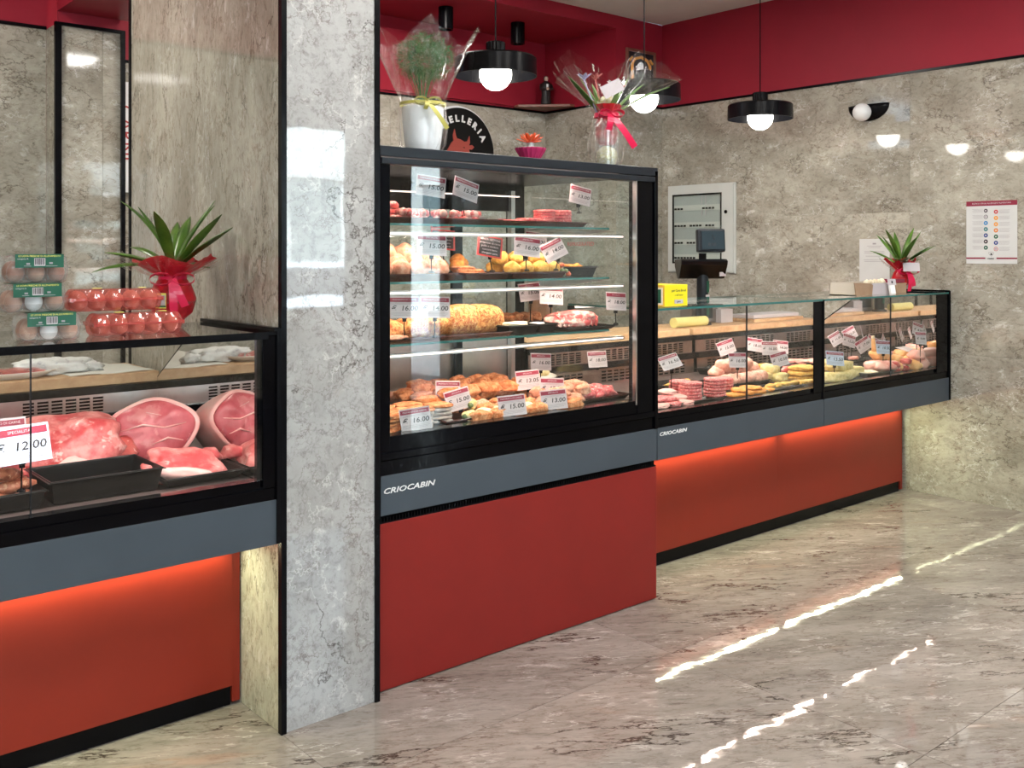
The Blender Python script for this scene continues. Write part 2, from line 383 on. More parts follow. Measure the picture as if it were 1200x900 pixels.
# ================================================================ counters
def grille(mb, x0, x1, z0, z1, y, groups, rows, sw, sh, th=.004):
    """slotted sheet: groups = list of (xa, xb); real holes between bars"""
    gx = sorted(groups); cur = x0
    for (a, b) in gx:
        mb.box(cur, a, y, y+th, z0, z1)
        n = max(1, int((b-a)/sw)); w_ = (b-a)/n
        pitch = (z1-z0)/(rows+1)
        zz = z0
        for r in range(rows+1):        # horizontal bars
            top = z0+(r+.5)*pitch if r == 0 else zz+pitch-sh
            if r == rows: top = z1
            mb.box(a, b, y, y+th, zz, top); nz = top+sh
            if r < rows:
                for k in range(n+1):
                    xa = max(a, a+k*w_-w_*.1); xb = min(b, a+k*w_+w_*.1)
                    mb.box(xa, xb, y, y+th, top, nz)
            zz = nz
        cur = b
    mb.box(cur, x1, y, y+th, z0, z1)
    return mb
def end_profile(yf): return [(yf+.012, .74), (yf+.012, 1.245), (yf+.555, 1.245), (3.70, 1.03), (3.70, .74)]
UNDER = 6.0
def counter(name, label, x0, x1, yf, border, mirror, end_post, wood='wood', rearbar=True, led_e=6.0, led_c=(1, .78, .66), baseR=None, sheet_mat='steel_warm', top_mat='glass_edge', yp=3.125, trayled=True):
    t = thing(name, label, 'display counter', ((x0+x1)/2, yf+.5, 0))
    B = lambda n, mb, m, **kw: mb.build(n, m, t, world=True, **kw)
    bx1 = baseR if baseR else x1
    B('fascia', MB().box(x0, x1-.002, yf, yf+.03, .597, .735), 'grey_panel', bevel=.002)
    B('lower_frame', MB().box(x0, x1, yf+.004, yf+.05, .735, .772).box(x0, x1, yf+.012, yf+.05, .772, .80), 'black_gloss')
    B('well', MB().box(x0, x1, yf+.03, 3.72, .60, .735).box(x0, x1, yf+.05, 3.72, .735, .755), 'black_matt')
    B('base_panel', MB().box(x0, bx1-.028, yp, yp+.02, .065, .60), 'red_panel', bevel=.001)
    B('base_body', MB().box(x0, bx1-.03, yp+.02, 3.9, .0, .60), 'black_matt')
    if end_post:
        B('end_post', MB().box(bx1-.026, bx1, yp+.005, yp+.05, .01, .60), 'red_panel')
    B('plinth', MB().box(x0, bx1-.03, yp+.012, yp+.0195, 0, .064), 'black')
    B('deck', MB().prism([(yf+.05, .755), (yf+.05, .792), (yf+.10, .783), (3.68, .80), (3.68, .755)], x0+.002, x1-.01, 'x'), 'deck')
    # rear wall: upper and lower slotted sheets, black rails
    xe = x1-.03
    gs = []; gx = x0+.09
    while gx+.30 < xe: gs.append((gx, gx+.28)); gx += .41
    B('vent_grille', grille(MB(), x0, xe, .915, .985, 3.685, gs, 5, .045, .0075), sheet_mat)
    B('lower_vent_grille', grille(MB(), x0, xe, .80, .882, 3.672, gs, 4, .045, .009), sheet_mat)
    B('rear_rail', MB().box(x0, xe, 3.68, 3.71, .985, 1.012).box(x0, xe, 3.66, 3.71, .882, .915).box(x0, xe, 3.705, 3.72, .76, 1.0), 'black')
    B('rear_body', MB().box(x0, x1, 3.74, 4.02, .60, 1.01), 'steel_dark')
    B('worktop', MB().box(x0, xe, 3.70, 4.06, 1.013, 1.050), wood, bevel=.003)
    # glazing
    xm = (x0+x1)/2 + (0.0)
    gb = .0045
    for (a, b) in ((x0+.004, xm-.0015), (xm+.0015, x1-.004)):
        B('front_pane', MB().box(a, b, yf+.006, yf+.012, .800, 1.243), 'glass')
    B('pane_joint', MB().box(xm-.0015, xm+.0015, yf+.005, yf+.013, .800, 1.243), 'graphite')
    if border: B('glass_border', MB().box(x1-border, x1-.002, yf+.002, yf+.0055, .775, 1.243), 'black_gloss')
    B('top_glass', MB().box(x0+.002, x1-.004, yf, yf+.56, 1.244, 1.254, mats=[0, 0, 1, 1, 1, 1]), ['glass_top', top_mat])
    if rearbar:
        B('rear_bar', MB().box(x0, x1, yf+.545, yf+.565, 1.225, 1.243), 'black')
        B('led_strip', MB().box(x0+.03, x1-.03, yf+.533, yf+.545, 1.232, 1.242), 'led_pink')
        area('counter_led', ((x0+x1)/2, yf+.53, 1.229), x1-x0-.08, .012, led_e, led_c)
    else:
        B('front_bar', MB().box(x0, x1-.04, yf-.004, yf+.004, 1.232, 1.244), 'black')
        B('led_strip', MB().box(x0+.03, x1-.05, yf+.015, yf+.025, 1.236, 1.243), 'led_pink')
        area('counter_led', ((x0+x1)/2, yf+.03, 1.233), x1-x0-.08, .012, led_e, led_c)
    if mirror:
        e = B('end_frame', MB().prism(end_profile(yf), x1-.038, x1, 'x').box(x1-.07, x1-.0005, yf+.013, yf+.03, .76, 1.243).box(x1-.012, x1+.002, yf-.006, yf+.02, .60, 1.262).box(x1-.02, x1, yf-.002, yf+.56, 1.255, 1.266), 'black')
        pr = [(yf+.03, .79), (yf+.03, 1.235), (yf+.55, 1.235), (3.69, 1.028), (3.69, .79)]
        B('end_mirror', MB().prism(pr, x1-.041, x1-.0385, 'x'), 'mirror')
    # lamp under the overhang, lighting the base and the floor
    B('under_lamp', MB().box(x0+.02, bx1-.04, yp-.040, yp-.002, .534, .597), 'black')
    B('under_lamp_strip', MB().box(x0+.03, bx1-.05, yp-.028, yp-.012, .528, .534), 'led')
    area('under_lamp_light', ((x0+bx1)/2, yp-.020, .526), bx1-x0-.1, .014, UNDER*(bx1-x0), (.97, 1, .62), rot=(math.radians(-44), 0, 0))
    return t

n = N('wood'); v = n.coord(3.0, (1, 1, 1))
wv = n.n('TexWave', wave_type='BANDS', bands_direction='Y', ins={'Vector': n.n('VectorMath', operation='MULTIPLY', ins={0: v, 1: (.35, 1, 1)}).outputs[0], 'Scale': 9, 'Distortion': 7, 'Detail': 4, 'Detail Scale': 1.2}).outputs[1]
M['wood'] = n.pbr(n.mix(.25, n.ramp(wv, [(0, (.42, .22, .10)), (1, (.54, .33, .17))]), n.ramp(n.noise(v, 30, 5), [(.3, (.3, .17, .08)), (.7, (.8, .6, .36))])), .5)
M['wood_red'] = plain('wood_red', (.10, .03, .018), .4, c2=(.16, .05, .03), scale=25)
left_counter = counter('display_counter', 'butcher counter left of the marble pillar, with mirrored end and large cuts of pork', 0, 1.425, 2.785, .055, True, True, rearbar=False, led_e=9.0, led_c=(1, .86, .82), baseR=1.432, sheet_mat='steel', top_mat='black', yp=3.08)
cA = counter('display_counter', 'serve-over counter joined to the tall glass cabinet, holding burger stacks and yellow cutlets', 3.24, 4.535, 2.84, .092, False, False, led_e=9.0, baseR=4.565)
cB = counter('display_counter', 'serve-over counter against the far right wall, carrying the open carton and vase', 4.537, 5.908, 2.84, .16, True, True, led_e=9.0, baseR=5.88)
MB().box(4.525, 4.537, 2.838, 2.862, .735, 1.25).build('module_post', 'black', cA, world=True)
def logo(parent, x, z, yf, size):
    L = parent.location
    text('maker_lettering', 'CRIOCABIN', size, 'white', parent, (x-L[0], yf-.0012-L[1], z-L[2]), sx=1.55, shear=.25, ext=.0006, align='LEFT', bold=.0004)
logo(cA, 3.25, .707, 2.84, .022)

# ================================================================ tall cabinet
TX0, TX1, TY = 1.797, 3.236, 2.84
tall = thing('tall_display_cabinet', 'tall black-framed refrigerated glass cabinet with three glass shelves and red base', 'display cabinet', (2.5, 3.3, 0))
def T(n, mb, m, **kw): return mb.build(n, m, tall, world=True, **kw)
T('base_panel', MB().box(1.826, TX1-.003, TY, TY+.02, .004, .572), 'red_panel_tall', bevel=.0015)
T('base_side_strip', MB().box(TX0, 1.823, TY+.002, TY+.04, .004, .572), 'red_panel_tall', bevel=.001)
T('base_body', MB().box(TX0+.004, TX1-.002, TY+.04, 3.76, 0, .60), 'black_matt')
T('base_side_panel', MB().box(TX1-.002, TX1+.003, TY+.02, 3.12, .004, .572), 'red_panel_tall')
m = MB().box(TX0, TX1-.003, TY+.014, TY+.03, .572, .60)
for k in range(110):
    x = 1.83+k*.0126; m.box(x, x+.004, TY+.004, TY+.014, .577, .592)
m.box(TX0+.03, TX1-.003, TY+.004, TY+.014, .572, .577); T('vent_slot', m, 'black')
T('fascia', MB().box(1.822, TX1-.003, TY-.002, TY+.03, .60, .735), 'grey_panel', bevel=.002)
logo(tall, 1.834, .682, TY-.002, .026)
T('lower_frame', MB().box(TX0, TX1, TY+.002, TY+.06, .735, .785).box(TX0+.03, TX1-.02, TY-.006, TY+.06, .789, .812).box(TX0+.05, TX1-.03, TY+.004, TY+.06, .812, .866), 'black_gloss', bevel=.002)
T('corner_post', MB().box(TX0+.004, 1.826, TY-.006, TY+.05, .60, 1.85).box(1.830, 1.868, TY+.002, TY+.05, .79, 1.82), 'black_gloss', bevel=.003)
T('corner_post', MB().box(3.112, TX1-.022, TY+.002, TY+.05, .79, 1.82).box(TX1-.02, TX1+.002, TY-.006, TY+.05, .735, 1.85), 'black_gloss', bevel=.003)
T('post_trim', MB().box(3.104, 3.111, TY, TY+.02, .85, 1.81), 'steel')
T('top_frame', MB().box(TX0+.01, TX1, TY-.006, TY+.05, 1.826, 1.862).box(TX0+.03, TX1-.02, TY-.010, TY+.05, 1.800, 1.822), 'graphite', bevel=.003)
T('roof', MB().box(TX0+.01, TX1, TY+.05, 3.78, 1.825, 1.858), 'black')
T('front_pane', MB().box(1.868, 3.104, TY+.008, TY+.014, .86, 1.80), 'glass')
T('side_pane', MB().box(3.205, 3.212, TY+.05, 3.70, .80, 1.825), 'glass')
T('side_panel', MB().box(TX0+.004, TX0+.02, TY+.05, 3.76, .60, 1.825), 'steel')
T('rear_corner_post', MB().box(3.165, 3.225, 3.70, 3.77, .60, 1.825), 'black')
T('rear_corner_trim', MB().box(3.14, 3.165, 3.70, 3.73, .86, 1.80), 'steel')
T('deck', MB().box(TX0+.02, 3.203, TY+.06, 3.70, .79, .855), 'deck')
T('rear_panel', MB().box(1.85, 2.83, 3.735, 3.75, .86, 1.135), 'steel'); T('rear_panel', MB().box(2.84, 3.14, 3.735, 3.75, .86, 1.135), 'steel')
T('rear_door_frame', MB().box(TX0+.02, 3.165, 3.72, 3.76, 1.135, 1.175).box(TX0+.02, 3.165, 3.72, 3.76, 1.70, 1.825).box(2.81, 2.845, 3.71, 3.76, .86, 1.70).box(1.83, 1.86, 3.72, 3.76, .86, 1.70), 'black')
T('rear_door_pane', MB().box(1.86, 2.81, 3.737, 3.743, 1.175, 1.70), 'glass'); T('rear_door_pane', MB().box(2.845, 3.165, 3.742, 3.748, 1.175, 1.70), 'glass')
PK = (1, .70, .56)
SH = (1.602, 1.392, 1.170)
for z in SH:
    T('glass_shelf', MB().box(1.885, 3.04, 2.935, 3.50, z-.008, z, mats=[0, 0, 1, 1, 1, 1]), ['glass', 'glass_edge'])
    s = T('shelf_rail', MB().box(1.875, 3.10, 2.905, 2.922, z-.046, z-.030), 'steel')
    T('shelf_led', MB().box(1.89, 3.09, 2.901, 2.905, z-.041, z-.035), 'led_pink')
    T('shelf_bracket', MB().prism([(2.93, z-.012), (3.48, z-.012), (3.48, z-.075), (3.3, z-.05)], 3.045, 3.055, 'x'), 'steel'); T('shelf_bracket', MB().prism([(2.93, z-.012), (3.48, z-.012), (3.48, z-.075), (3.3, z-.05)], 1.872, 1.88, 'x'), 'steel')
    area('shelf_led_light', (2.48, 2.99, z-.022), 1.15, .012, 3.8, PK, rot=(math.radians(8), 0, 0))
T('top_led', MB().box(1.89, 3.09, 2.93, 2.945, 1.812, 1.822), 'led_pink')
area('top_led_light', (2.48, 3.02, 1.808), 1.15, .012, 4.0, PK, rot=(math.radians(5), 0, 0))
T('rear_led', MB().box(2.3, 3.16, 3.66, 3.675, 1.767, 1.772), 'led_pink')
# clear door notice on the right-hand pane
L = tall.location
o = MB().box(3.196, 3.198, 3.12, 3.42, 1.43, 1.56).build('door_notice', 'glass', tall, world=True)
M['red_ink'] = plain('red_ink', (.5, .05, .05), .5)
text('notice_lettering', 'REFRIGERATED', .026, 'red_ink', tall, (3.195-L[0], 3.27-L[1], 1.535), rot=(PI/2, 0, -PI/2), ext=.0002)

# ================================================================ lamps
def pendant(x, y, zr, label):
    t = thing('pendant_lamp', label, 'lamp', (x, y, zr))
    MB().lathe([(.0, .098), (.055, .098), (.19, .092), (.198, .084), (.200, 0), (.196, 0), (.193, .078), (.05, .086), (0, .086)], 48).build('lamp_shade', ['black'], t, smooth=True)
    MB().lathe([(.19, .076), (.06, .083), (.0, .083)], 40).build('shade_lining', 'white_gloss', t, smooth=True)
    mc = MB(); mc.lathe([(0, .165), (.042, .165), (.045, .16), (.045, .10), (0, .10)], 36, fn=lambda a, z: 1+.04*math.cos(18*a)); mc.build('lamp_socket', 'black', t)
    MB().lathe([(0, -.068)]+[(.078*math.sin(PI*k/14), .010-.078*math.cos(PI*k/14)) for k in range(1, 14)]+[(0, .086)], 28).build('globe_bulb', 'bulb', t, smooth='all')
    MB().tube([(0, 0, .165), (0, 0, ZC-zr-.03)], .0035, 8).build('cord', 'black', t)
    MB().lathe([(0, ZC-zr), (.05, ZC-zr), (.05, ZC-zr-.03), (0, ZC-zr-.03)], 24).build('ceiling_rose', 'black', t, smooth=True)
pendant(3.015, 3.67, 2.345, 'black pendant lamp with globe bulb hanging over the tall glass cabinet')
pendant(4.077, 3.67, 2.335, 'black pendant lamp partly behind the wrapped bouquet')
pendant(5.146, 3.67, 2.325, 'rightmost black pendant lamp, over the far serve-over counter')
def spot(x, y, label):
    t = thing('ceiling_spotlight', label, 'spotlight', (x, y, ZR))
    MB().lathe([(0, 0), (.052, 0), (.052, -.155), (.042, -.155), (.040, -.14), (0, -.14)], 28).build('housing', 'black', t, smooth=True)
    MB().lathe([(0, -.138), (.038, -.138)], 20, cap=False).build('lens', 'graphite', t)
spot(4.05, 5.47, 'left black cylinder spotlight under the red soffit'); spot(4.73, 5.50, 'right black cylinder spotlight under the red soffit, behind the pendant shade')
# wall sconce on the right wall
t = thing('wall_sconce', 'black half-bowl wall sconce with unlit white globe on right wall', 'lamp', (RX, 3.38, 2.40))
m = MB(); nv = 20; vs = []; fs = []
for i in range(7):
    a = i/6*PI/2
    for k in range(nv+1):
        b = PI*k/nv
        vs.append((-.045*math.cos(a)*math.sin(b), .145*math.cos(a*.98)*math.cos(b), .055-.105*math.sin(a)))
for i in range(6):
    for k in range(nv): fs.append((i*(nv+1)+k, i*(nv+1)+k+1, (i+1)*(nv+1)+k+1, (i+1)*(nv+1)+k))
m.add(vs, fs); o = m.build('bowl', 'black', t, smooth='all'); s = o.modifiers.new('s', 'SOLIDIFY'); s.thickness = .004
MB().prism([(.143*math.cos(PI*k/20), .053-.104*math.sin(PI*k/20)) for k in range(21)], -.006, 0, 'x').build('back_plate', 'black', t)
MB().lathe([(.058*math.sin(PI*k/12), -.058*math.cos(PI*k/12)) for k in range(13)], 24, c=(-.085, .0, .0)).build('globe', 'white', t, smooth='all')
# ================================================================ food materials
def food(name, c1, c2, scale=40, rough=.45, bump=.3, bscale=120, c3=None, lo=.4, hi=.6, detail=5, sss=.04, big=None):
    n = N(name); v = n.coord(11.0)
    col = n.ramp(n.noise(v, scale, detail, .6), [(lo, c1), (hi, c2)])
    if c3: col = n.mix(n.ramp(n.noise(v, scale*1.9, 4, .6), [(.58, (0, 0, 0)), (.64, (1, 1, 1))]), col, c3)
    if big: col = n.mix(.5, col, n.ramp(n.noise(v, 9, 3), [(.4, big), (.6, (1, 1, 1))]), 'MULTIPLY')
    nm = n.bump(n.noise(v, bscale, 4, .6), bump, .004)
    return n.pbr(col, rough, 0, nm, Subsurface_Weight=sss, Subsurface_Radius=(.01, .004, .003), Subsurface_Scale=.4, Specular_IOR_Level=.35)
M['crumb'] = food('crumb', (.58, .17, .05), (.82, .40, .19), 55, .7, .9, 200, (.50, .15, .05))
M['crumb_pink'] = food('crumb_pink', (.64, .26, .16), (.80, .46, .32), 55, .7, .7, 220, (.55, .2, .1))
M['crumb_yellow'] = food('crumb_yellow', (.64, .32, .05), (.80, .50, .14), 60, .7, .8, 220)
M['crumb_pale'] = food('crumb_pale', (.60, .46, .17), (.74, .60, .30), 50, .65, .5, 180)
M['crumb_orange'] = food('crumb_orange', (.62, .19, .02), (.80, .36, .07), 60, .65, .7, 220)
M['nut_crust'] = food('nut_crust', (.45, .10, .02), (.80, .42, .14), 80, .6, 1.4, 200, (.85, .62, .30))
M['pork'] = food('pork', (.50, .07, .075), (.72, .26, .24), 11, .32, .7, 50, (.80, .46, .42), lo=.44, hi=.58, detail=9, big=(.85, .6, .6))
M['pork_fat'] = food('pork_fat', (.76, .46, .42), (.80, .36, .33), 12, .38, .2, 50)
M['ham'] = food('ham', (.44, .075, .09), (.60, .15, .17), 8, .3, .15, 50, (.64, .24, .24), big=(.7, .45, .45))
M['dark_meat'] = food('dark_meat', (.40, .04, .04), (.62, .14, .12), 20, .3, .3, 80, (.8, .5, .45))
M['burger'] = food('burger', (.52, .05, .06), (.72, .22, .21), 90, .4, .8, 200, (.88, .62, .58))
M['burger_paper'] = food('burger_paper', (.74, .46, .40), (.74, .36, .32), 30, .5, .1, 80)
M['mince'] = food('mince', (.60, .07, .09), (.76, .22, .21), 60, .4, 1.0, 150, (.9, .55, .5))
M['mince_pale'] = food('mince_pale', (.68, .31, .23), (.78, .44, .34), 60, .5, .7, 170)
M['bacon'] = food('bacon', (.78, .52, .46), (.62, .10, .10), 22, .3, .3, 70, lo=.44, hi=.54)
M['sausage'] = food('sausage', (.22, .05, .025), (.46, .15, .08), 30, .3, .4, 90, (.6, .3, .18))
M['chicken'] = food('chicken', (.70, .34, .11), (.78, .46, .20), 16, .35, .25, 60)
M['chicken_pink'] = food('chicken_pink', (.70, .28, .23), (.78, .42, .35), 12, .35, .2, 50)
M['pate'] = food('pate', (.40, .34, .32), (.62, .52, .46), 60, .6, .4, 120)
M['olive'] = food('olive', (.05, .10, .03), (.16, .22, .08), 30, .3, .1, 60)
M['leaf_green'] = plain('leaf_green', (.10, .22, .045), .4, c2=(.16, .30, .07), scale=25)
M['ravioli'] = food('ravioli', (.72, .62, .42), (.84, .75, .56), 20, .6, .2, 60)
M['peel'] = food('peel', (.45, .07, .04), (.6, .18, .08), 20, .5, .3, 60)
M['tray'] = plain('tray', (.004, .004, .004), .3, Specular_IOR_Level=.25)
M['tray_brown'] = plain('tray_brown', (.035, .008, .006), .25, Specular_IOR_Level=.3)
M['foam'] = plain('foam', (.78, .72, .66), .5)

def blob_mesh(name, rx, ry, rz, amp=.12, freq=3.0, seed=0, sub=3, flat=.6, sq=2.0, lump=0, lfreq=30):
    """rounded lump standing on z=0; sq>2 makes it boxier; flat flattens the underside"""
    bm = bmesh.new(); bmesh.ops.create_icosphere(bm, subdivisions=sub, radius=1)
    so_ = Vector((seed*3.17, seed*1.91, seed*.73))
    for v in bm.verts:
        p = v.co.copy()
        if sq != 2:
            q = (abs(p.x)**sq+abs(p.y)**sq+abs(p.z)**sq)**(1/sq); p = p/q
        k = 1+amp*noise.noise(p*freq*.5+so_)*2
        if lump: k += lump*noise.noise(p*lfreq*.2+so_)
        p = Vector((p.x*rx, p.y*ry, p.z*rz))*k
        if p.z < -rz*flat: p.z = -rz*flat
        p.z += rz*flat
        v.co = p
    me = bpy.data.meshes.new(name); bm.to_mesh(me); bm.free()
    me.polygons.foreach_set('use_smooth', [True]*len(me.polygons)); return me
def tray(label, x0, x1, y0, y1, z, h=.025, mat='tray', group=None, rz=0):
    t = thing('food_tray', label, 'tray', ((x0+x1)/2, (y0+y1)/2, z), rz, group)
    a, b = (x1-x0)/2, (y1-y0)/2
    def ring(k, zz): return [(-a*k, -b*k, zz), (a*k, -b*k, zz), (a*k, b*k, zz), (-a*k, b*k, zz)]
    e = .010
    R = []
    for (dx, zz) in ((.012, 0), (.0, h), (-.008, h), (-.008, h+.002), (.002, h+.003), (.014, .002)):
        R += [(-a+dx, -b+dx, zz), (a-dx, -b+dx, zz), (a-dx, b-dx, zz), (-a+dx, b-dx, zz)]
    fs = [(i*4+k, i*4+(k+1) % 4, (i+1)*4+(k+1) % 4, (i+1)*4+k) for i in range(5) for k in range(4)]+[(3, 2, 1, 0), (20, 21, 22, 23)]
    MB().add(R, fs).build('tray_body', mat, t, bevel=.002)
    m = MB(); m.tube([(-a, -b, h+.003), (a, -b, h+.003), (a, b, h+.003), (-a, b, h+.003), (-a, -b, h+.003)], .003, 6); m.build('rim', mat, t)
    return t
def put(name, me, mat, label, cat, loc, rz=0, group=None, rx=0, ry=0, s=1):
    o = link(name, me, mat, None, loc, (rx, ry, rz)); 
    if s != 1: o.scale = (s, s, s) if not isinstance(s, tuple) else s
    return setp(o, label, cat, group)

# ---------------------------------------------------------------- price tags
def price_tag(label, X, Y, Z, base, price, roll=0, yaw=-22, w=.112, h=.080, tilt=-14, card='card', band='maroon', lines=True):
    """X, Y, Z centre of the card; base = height of what its stem stands on"""
    R = math.radians
    t = thing('price_tag', label, 'price tag', (X, Y, base), R(yaw))
    cz = Z-base
    c = MB().box(-w/2, w/2, -.0006, .0006, -h/2, h/2).build('card', card, t)
    c.location = (0, 0, cz); c.rotation_euler = (R(tilt), R(roll), 0)
    link('header_band', band_mesh(w, h), band, c, (0, -.0012, 0))
    link('fine_print', lines_mesh(w, h), 'ink_grey', c, (0, -.0010, 0))
    text('header_lettering', 'PREPARATO DI CARNE' if len(label) % 2 else 'SPECIALITA', .0085*w/.112, 'card', c, (0, -.0016, h*.335), ext=.0001)
    text('price_lettering', '\u20ac  '+price, .0245*w/.112, 'ink', c, (0, -.0014, -h*.06), shear=.15, sx=1.15, ext=.0001, bold=.0004)
    q = Matrix.Rotation(R(roll), 3, 'Y')@Vector((0, 0, -h/2)); bz = cz+q.z; bxx = -q.x if False else q.x
    cl = MB().box(-.007, .007, -.005, .005, -.012, .008).box(-.009, .009, -.006, -.003, -.002, .004).build('clip', 'black', t)
    cl.location = (bxx, math.sin(R(tilt))*-h/2*0+.0, bz)
    if bz > .018:
        MB().tube([(bxx, 0, bz-.008), (bxx*.8, .002, bz*.5), (bxx*.5, 0, .004)], .0022, 6).lathe([(0, 0), (.012, 0), (.010, .006), (.003, .010), (0, .010)], 12, c=(bxx*.5, 0, 0)).build('stem', 'black', t)
    return t
_bm = {}
def band_mesh(w, h):
    if ('b', w) not in _bm: _bm[('b', w)] = MB().box(-w*.47, w*.47, -.0002, .0002, h*.24, h*.43).mesh('header_band')
    return _bm[('b', w)]
def lines_mesh(w, h):
    if ('l', w) not in _bm:
        m = MB()
        for (a, z, hh) in ((.3, .19, .008), (.40, .14, .008), (.44, -.25, .006), (.44, -.31, .008), (.36, -.37, .008)): m.box(-w*a, w*a, -.0002, .0002, h*(z-hh), h*(z+hh))
        _bm[('l', w)] = m.mesh('fine_print')
    return _bm[('l', w)]
def ptag(label, px, py, Y, base, price, **kw):
    return price_tag(label, at(px, Y), Y, zat(px, py, Y), base, price, **kw)

# ================================================================ LEFT COUNTER
DZ = .788
tray('empty deep black tray at the front of the left counter', .80, 1.115, 2.93, 3.17, DZ, .062)
tray('shallow black tray under the boneless pork slab', 1.125, 1.375, 2.925, 3.17, DZ, .022)
tray('black tray of spiced sausages at the left edge', .40, .785, 2.93, 3.16, DZ, .045)
tray('wide black tray under the pork shoulder', .72, 1.12, 3.19, 3.50, DZ, .03)
# pork leg with its cut face towards the shop: meat, rind rim
def ham_leg(label, loc, rz, s=1):
    t = thing('ham_joint', label, 'meat', loc, rz)
    n_ = 40; out = []
    for k in range(n_):
        a = 2*PI*k/n_
        r = 1+.05*math.sin(2*a+.6)+.03*math.sin(5*a)
        x = .150*math.cos(a)*r; z = .115*math.sin(a)*r
        out.append((x, z))
    def layer(mat, name, scale_prof):
        vs = []; fs = []
        for (kx, y) in scale_prof:
            for (x, z) in out:
                w_ = noise.noise(Vector((x*14, z*14, y*9)))*.010
                vs.append((x*kx+w_*.4, y+w_, z*kx))
        for i in range(len(scale_prof)-1):
            for k in range(n_): fs.append((i*n_+k, i*n_+(k+1) % n_, (i+1)*n_+(k+1) % n_, (i+1)*n_+k))
        fs.append(tuple(range(n_-1, -1, -1))); fs.append(tuple((len(scale_prof)-1)*n_+k for k in range(n_)))
        return MB().add(vs, fs).build(name, mat, t, smooth='all')
    layer('pork_fat', 'rind', [(.90, -.004), (.97, -.008), (1.0, .004), (1.0, .03), (.96, .08), (.85, .13), (.6, .17), (.2, .185)])
    layer('ham', 'cut_face', [(.2, -.022), (.5, -.021), (.75, -.017), (.88, -.011), (.90, -.002), (.5, .0)])
    m = MB()
    for (pts, r) in (([(-.10, -.019, .0), (-.03, -.024, .018), (.04, -.024, .005), (.11, -.016, .02)], .0035), ([(.0, -.024, -.05), (.05, -.024, -.03), (.10, -.018, -.04)], .004), ([(-.02, -.023, .06), (.04, -.022, .045)], .003)):
        m.tube(pts, [r*.4]+[r]*(len(pts)-2)+[r*.4], 6)
    m.build('fat_seam', 'pork_fat', t, smooth='all')
    t.scale = (s, s, s); t.rotation_euler = (math.radians(-16), 0, rz)
    return t
ham_leg('large cut pork leg with pale rind leaning by the mirrored end of the left counter', (1.22, 3.30, DZ+.112), math.radians(-20), .98)
# pork shoulder
me = blob_mesh('shoulder', .185, .13, .095, .20, 2.6, 3, 4, .8, 2.5, lump=.12, lfreq=12)
t = thing('pork_shoulder', 'big boneless pork shoulder behind the empty deep black tray', 'meat', (.93, 3.33, DZ+.01), math.radians(-12))
link('flesh', me, 'pork', t); 
link('rind_edge', blob_mesh('rind_edge', .085, .022, .035, .12, 3, 9, 3, .8, 2.6), 'pork_fat', t, (.06, -.118, .008), (0, 0, .12))
link('flesh_fold', blob_mesh('fold', .07, .06, .05, .2, 3, 5, 3, .8), 'dark_meat', t, (.165, .0, .0), (0, .2, .3))
link('flesh_fold', blob_mesh('fold', .085, .04, .035, .3, 4, 6, 3, .8), 'dark_meat', t, (-.07, -.12, .0), (0, .1, -.2))
put('meat_piece', blob_mesh('piece', .07, .05, .035, .3, 4, 8, 3, .8), 'dark_meat', 'lean dark red meat piece left of the big pork shoulder', 'meat', (.70, 3.28, DZ+.03), .4)
# boneless slab
t = thing('pork_slab', 'marbled boneless pork slab lying slanted in front of the cut leg', 'meat', (1.225, 3.05, DZ+.012), math.radians(-14))
link('flesh', blob_mesh('slab', .12, .085, .045, .16, 3.2, 12, 4, .35, 3.0, lump=.1, lfreq=14), 'pork', t, (0, 0, .0), (.34, .16, 0))
link('fat_edge', blob_mesh('fatedge', .10, .018, .018, .1, 3, 13, 3, .9, 2.6), 'pork_fat', t, (-.015, -.082, .0), (0, .14, .05))
put('meat_piece', blob_mesh('piece', .05, .035, .03, .2, 3, 15, 3, .8), 'pork', 'small pork chunk against the mirror beside the boneless slab', 'meat', (1.345, 3.12, DZ+.012), 1.0)
# sausages, bottom left
for k in range(7):
    y = 2.97+.045*(k % 3); z = DZ+.012+.034*(k//3); x = .60+.03*(k % 2)
    pts = [(-.13+.26*i/9, .012*math.sin(i*.9+k), .018+.006*math.sin(i*1.3+k)) for i in range(10)]
    o = MB().tube(pts, [.006]+[.018+.002*math.sin(i*2+k) for i in range(8)]+[.006], 10).build('sausage', 'sausage', smooth='all')
    o.location = (x+.01, y, z); setp(o, 'brown spiced sausage behind the 12.00 tag, %s of the %s layer' % (('front', 'middle', 'rear')[k % 3], ('bottom', 'second', 'top')[k//3]), 'sausage', 'spiced sausages in the left counter')
ptag('large price tag reading 12.00 in front of the sausages', 24, 521, 2.945, DZ+.05, '12.00', w=.150, h=.105, roll=-4, yaw=-6, tilt=-20, card='card_blue')
ptag('red-headed price tag half hidden behind the large 12.00 tag', 2, 509, 3.14, DZ+.04, '14.00', w=.13, h=.09, roll=-2, yaw=-8)
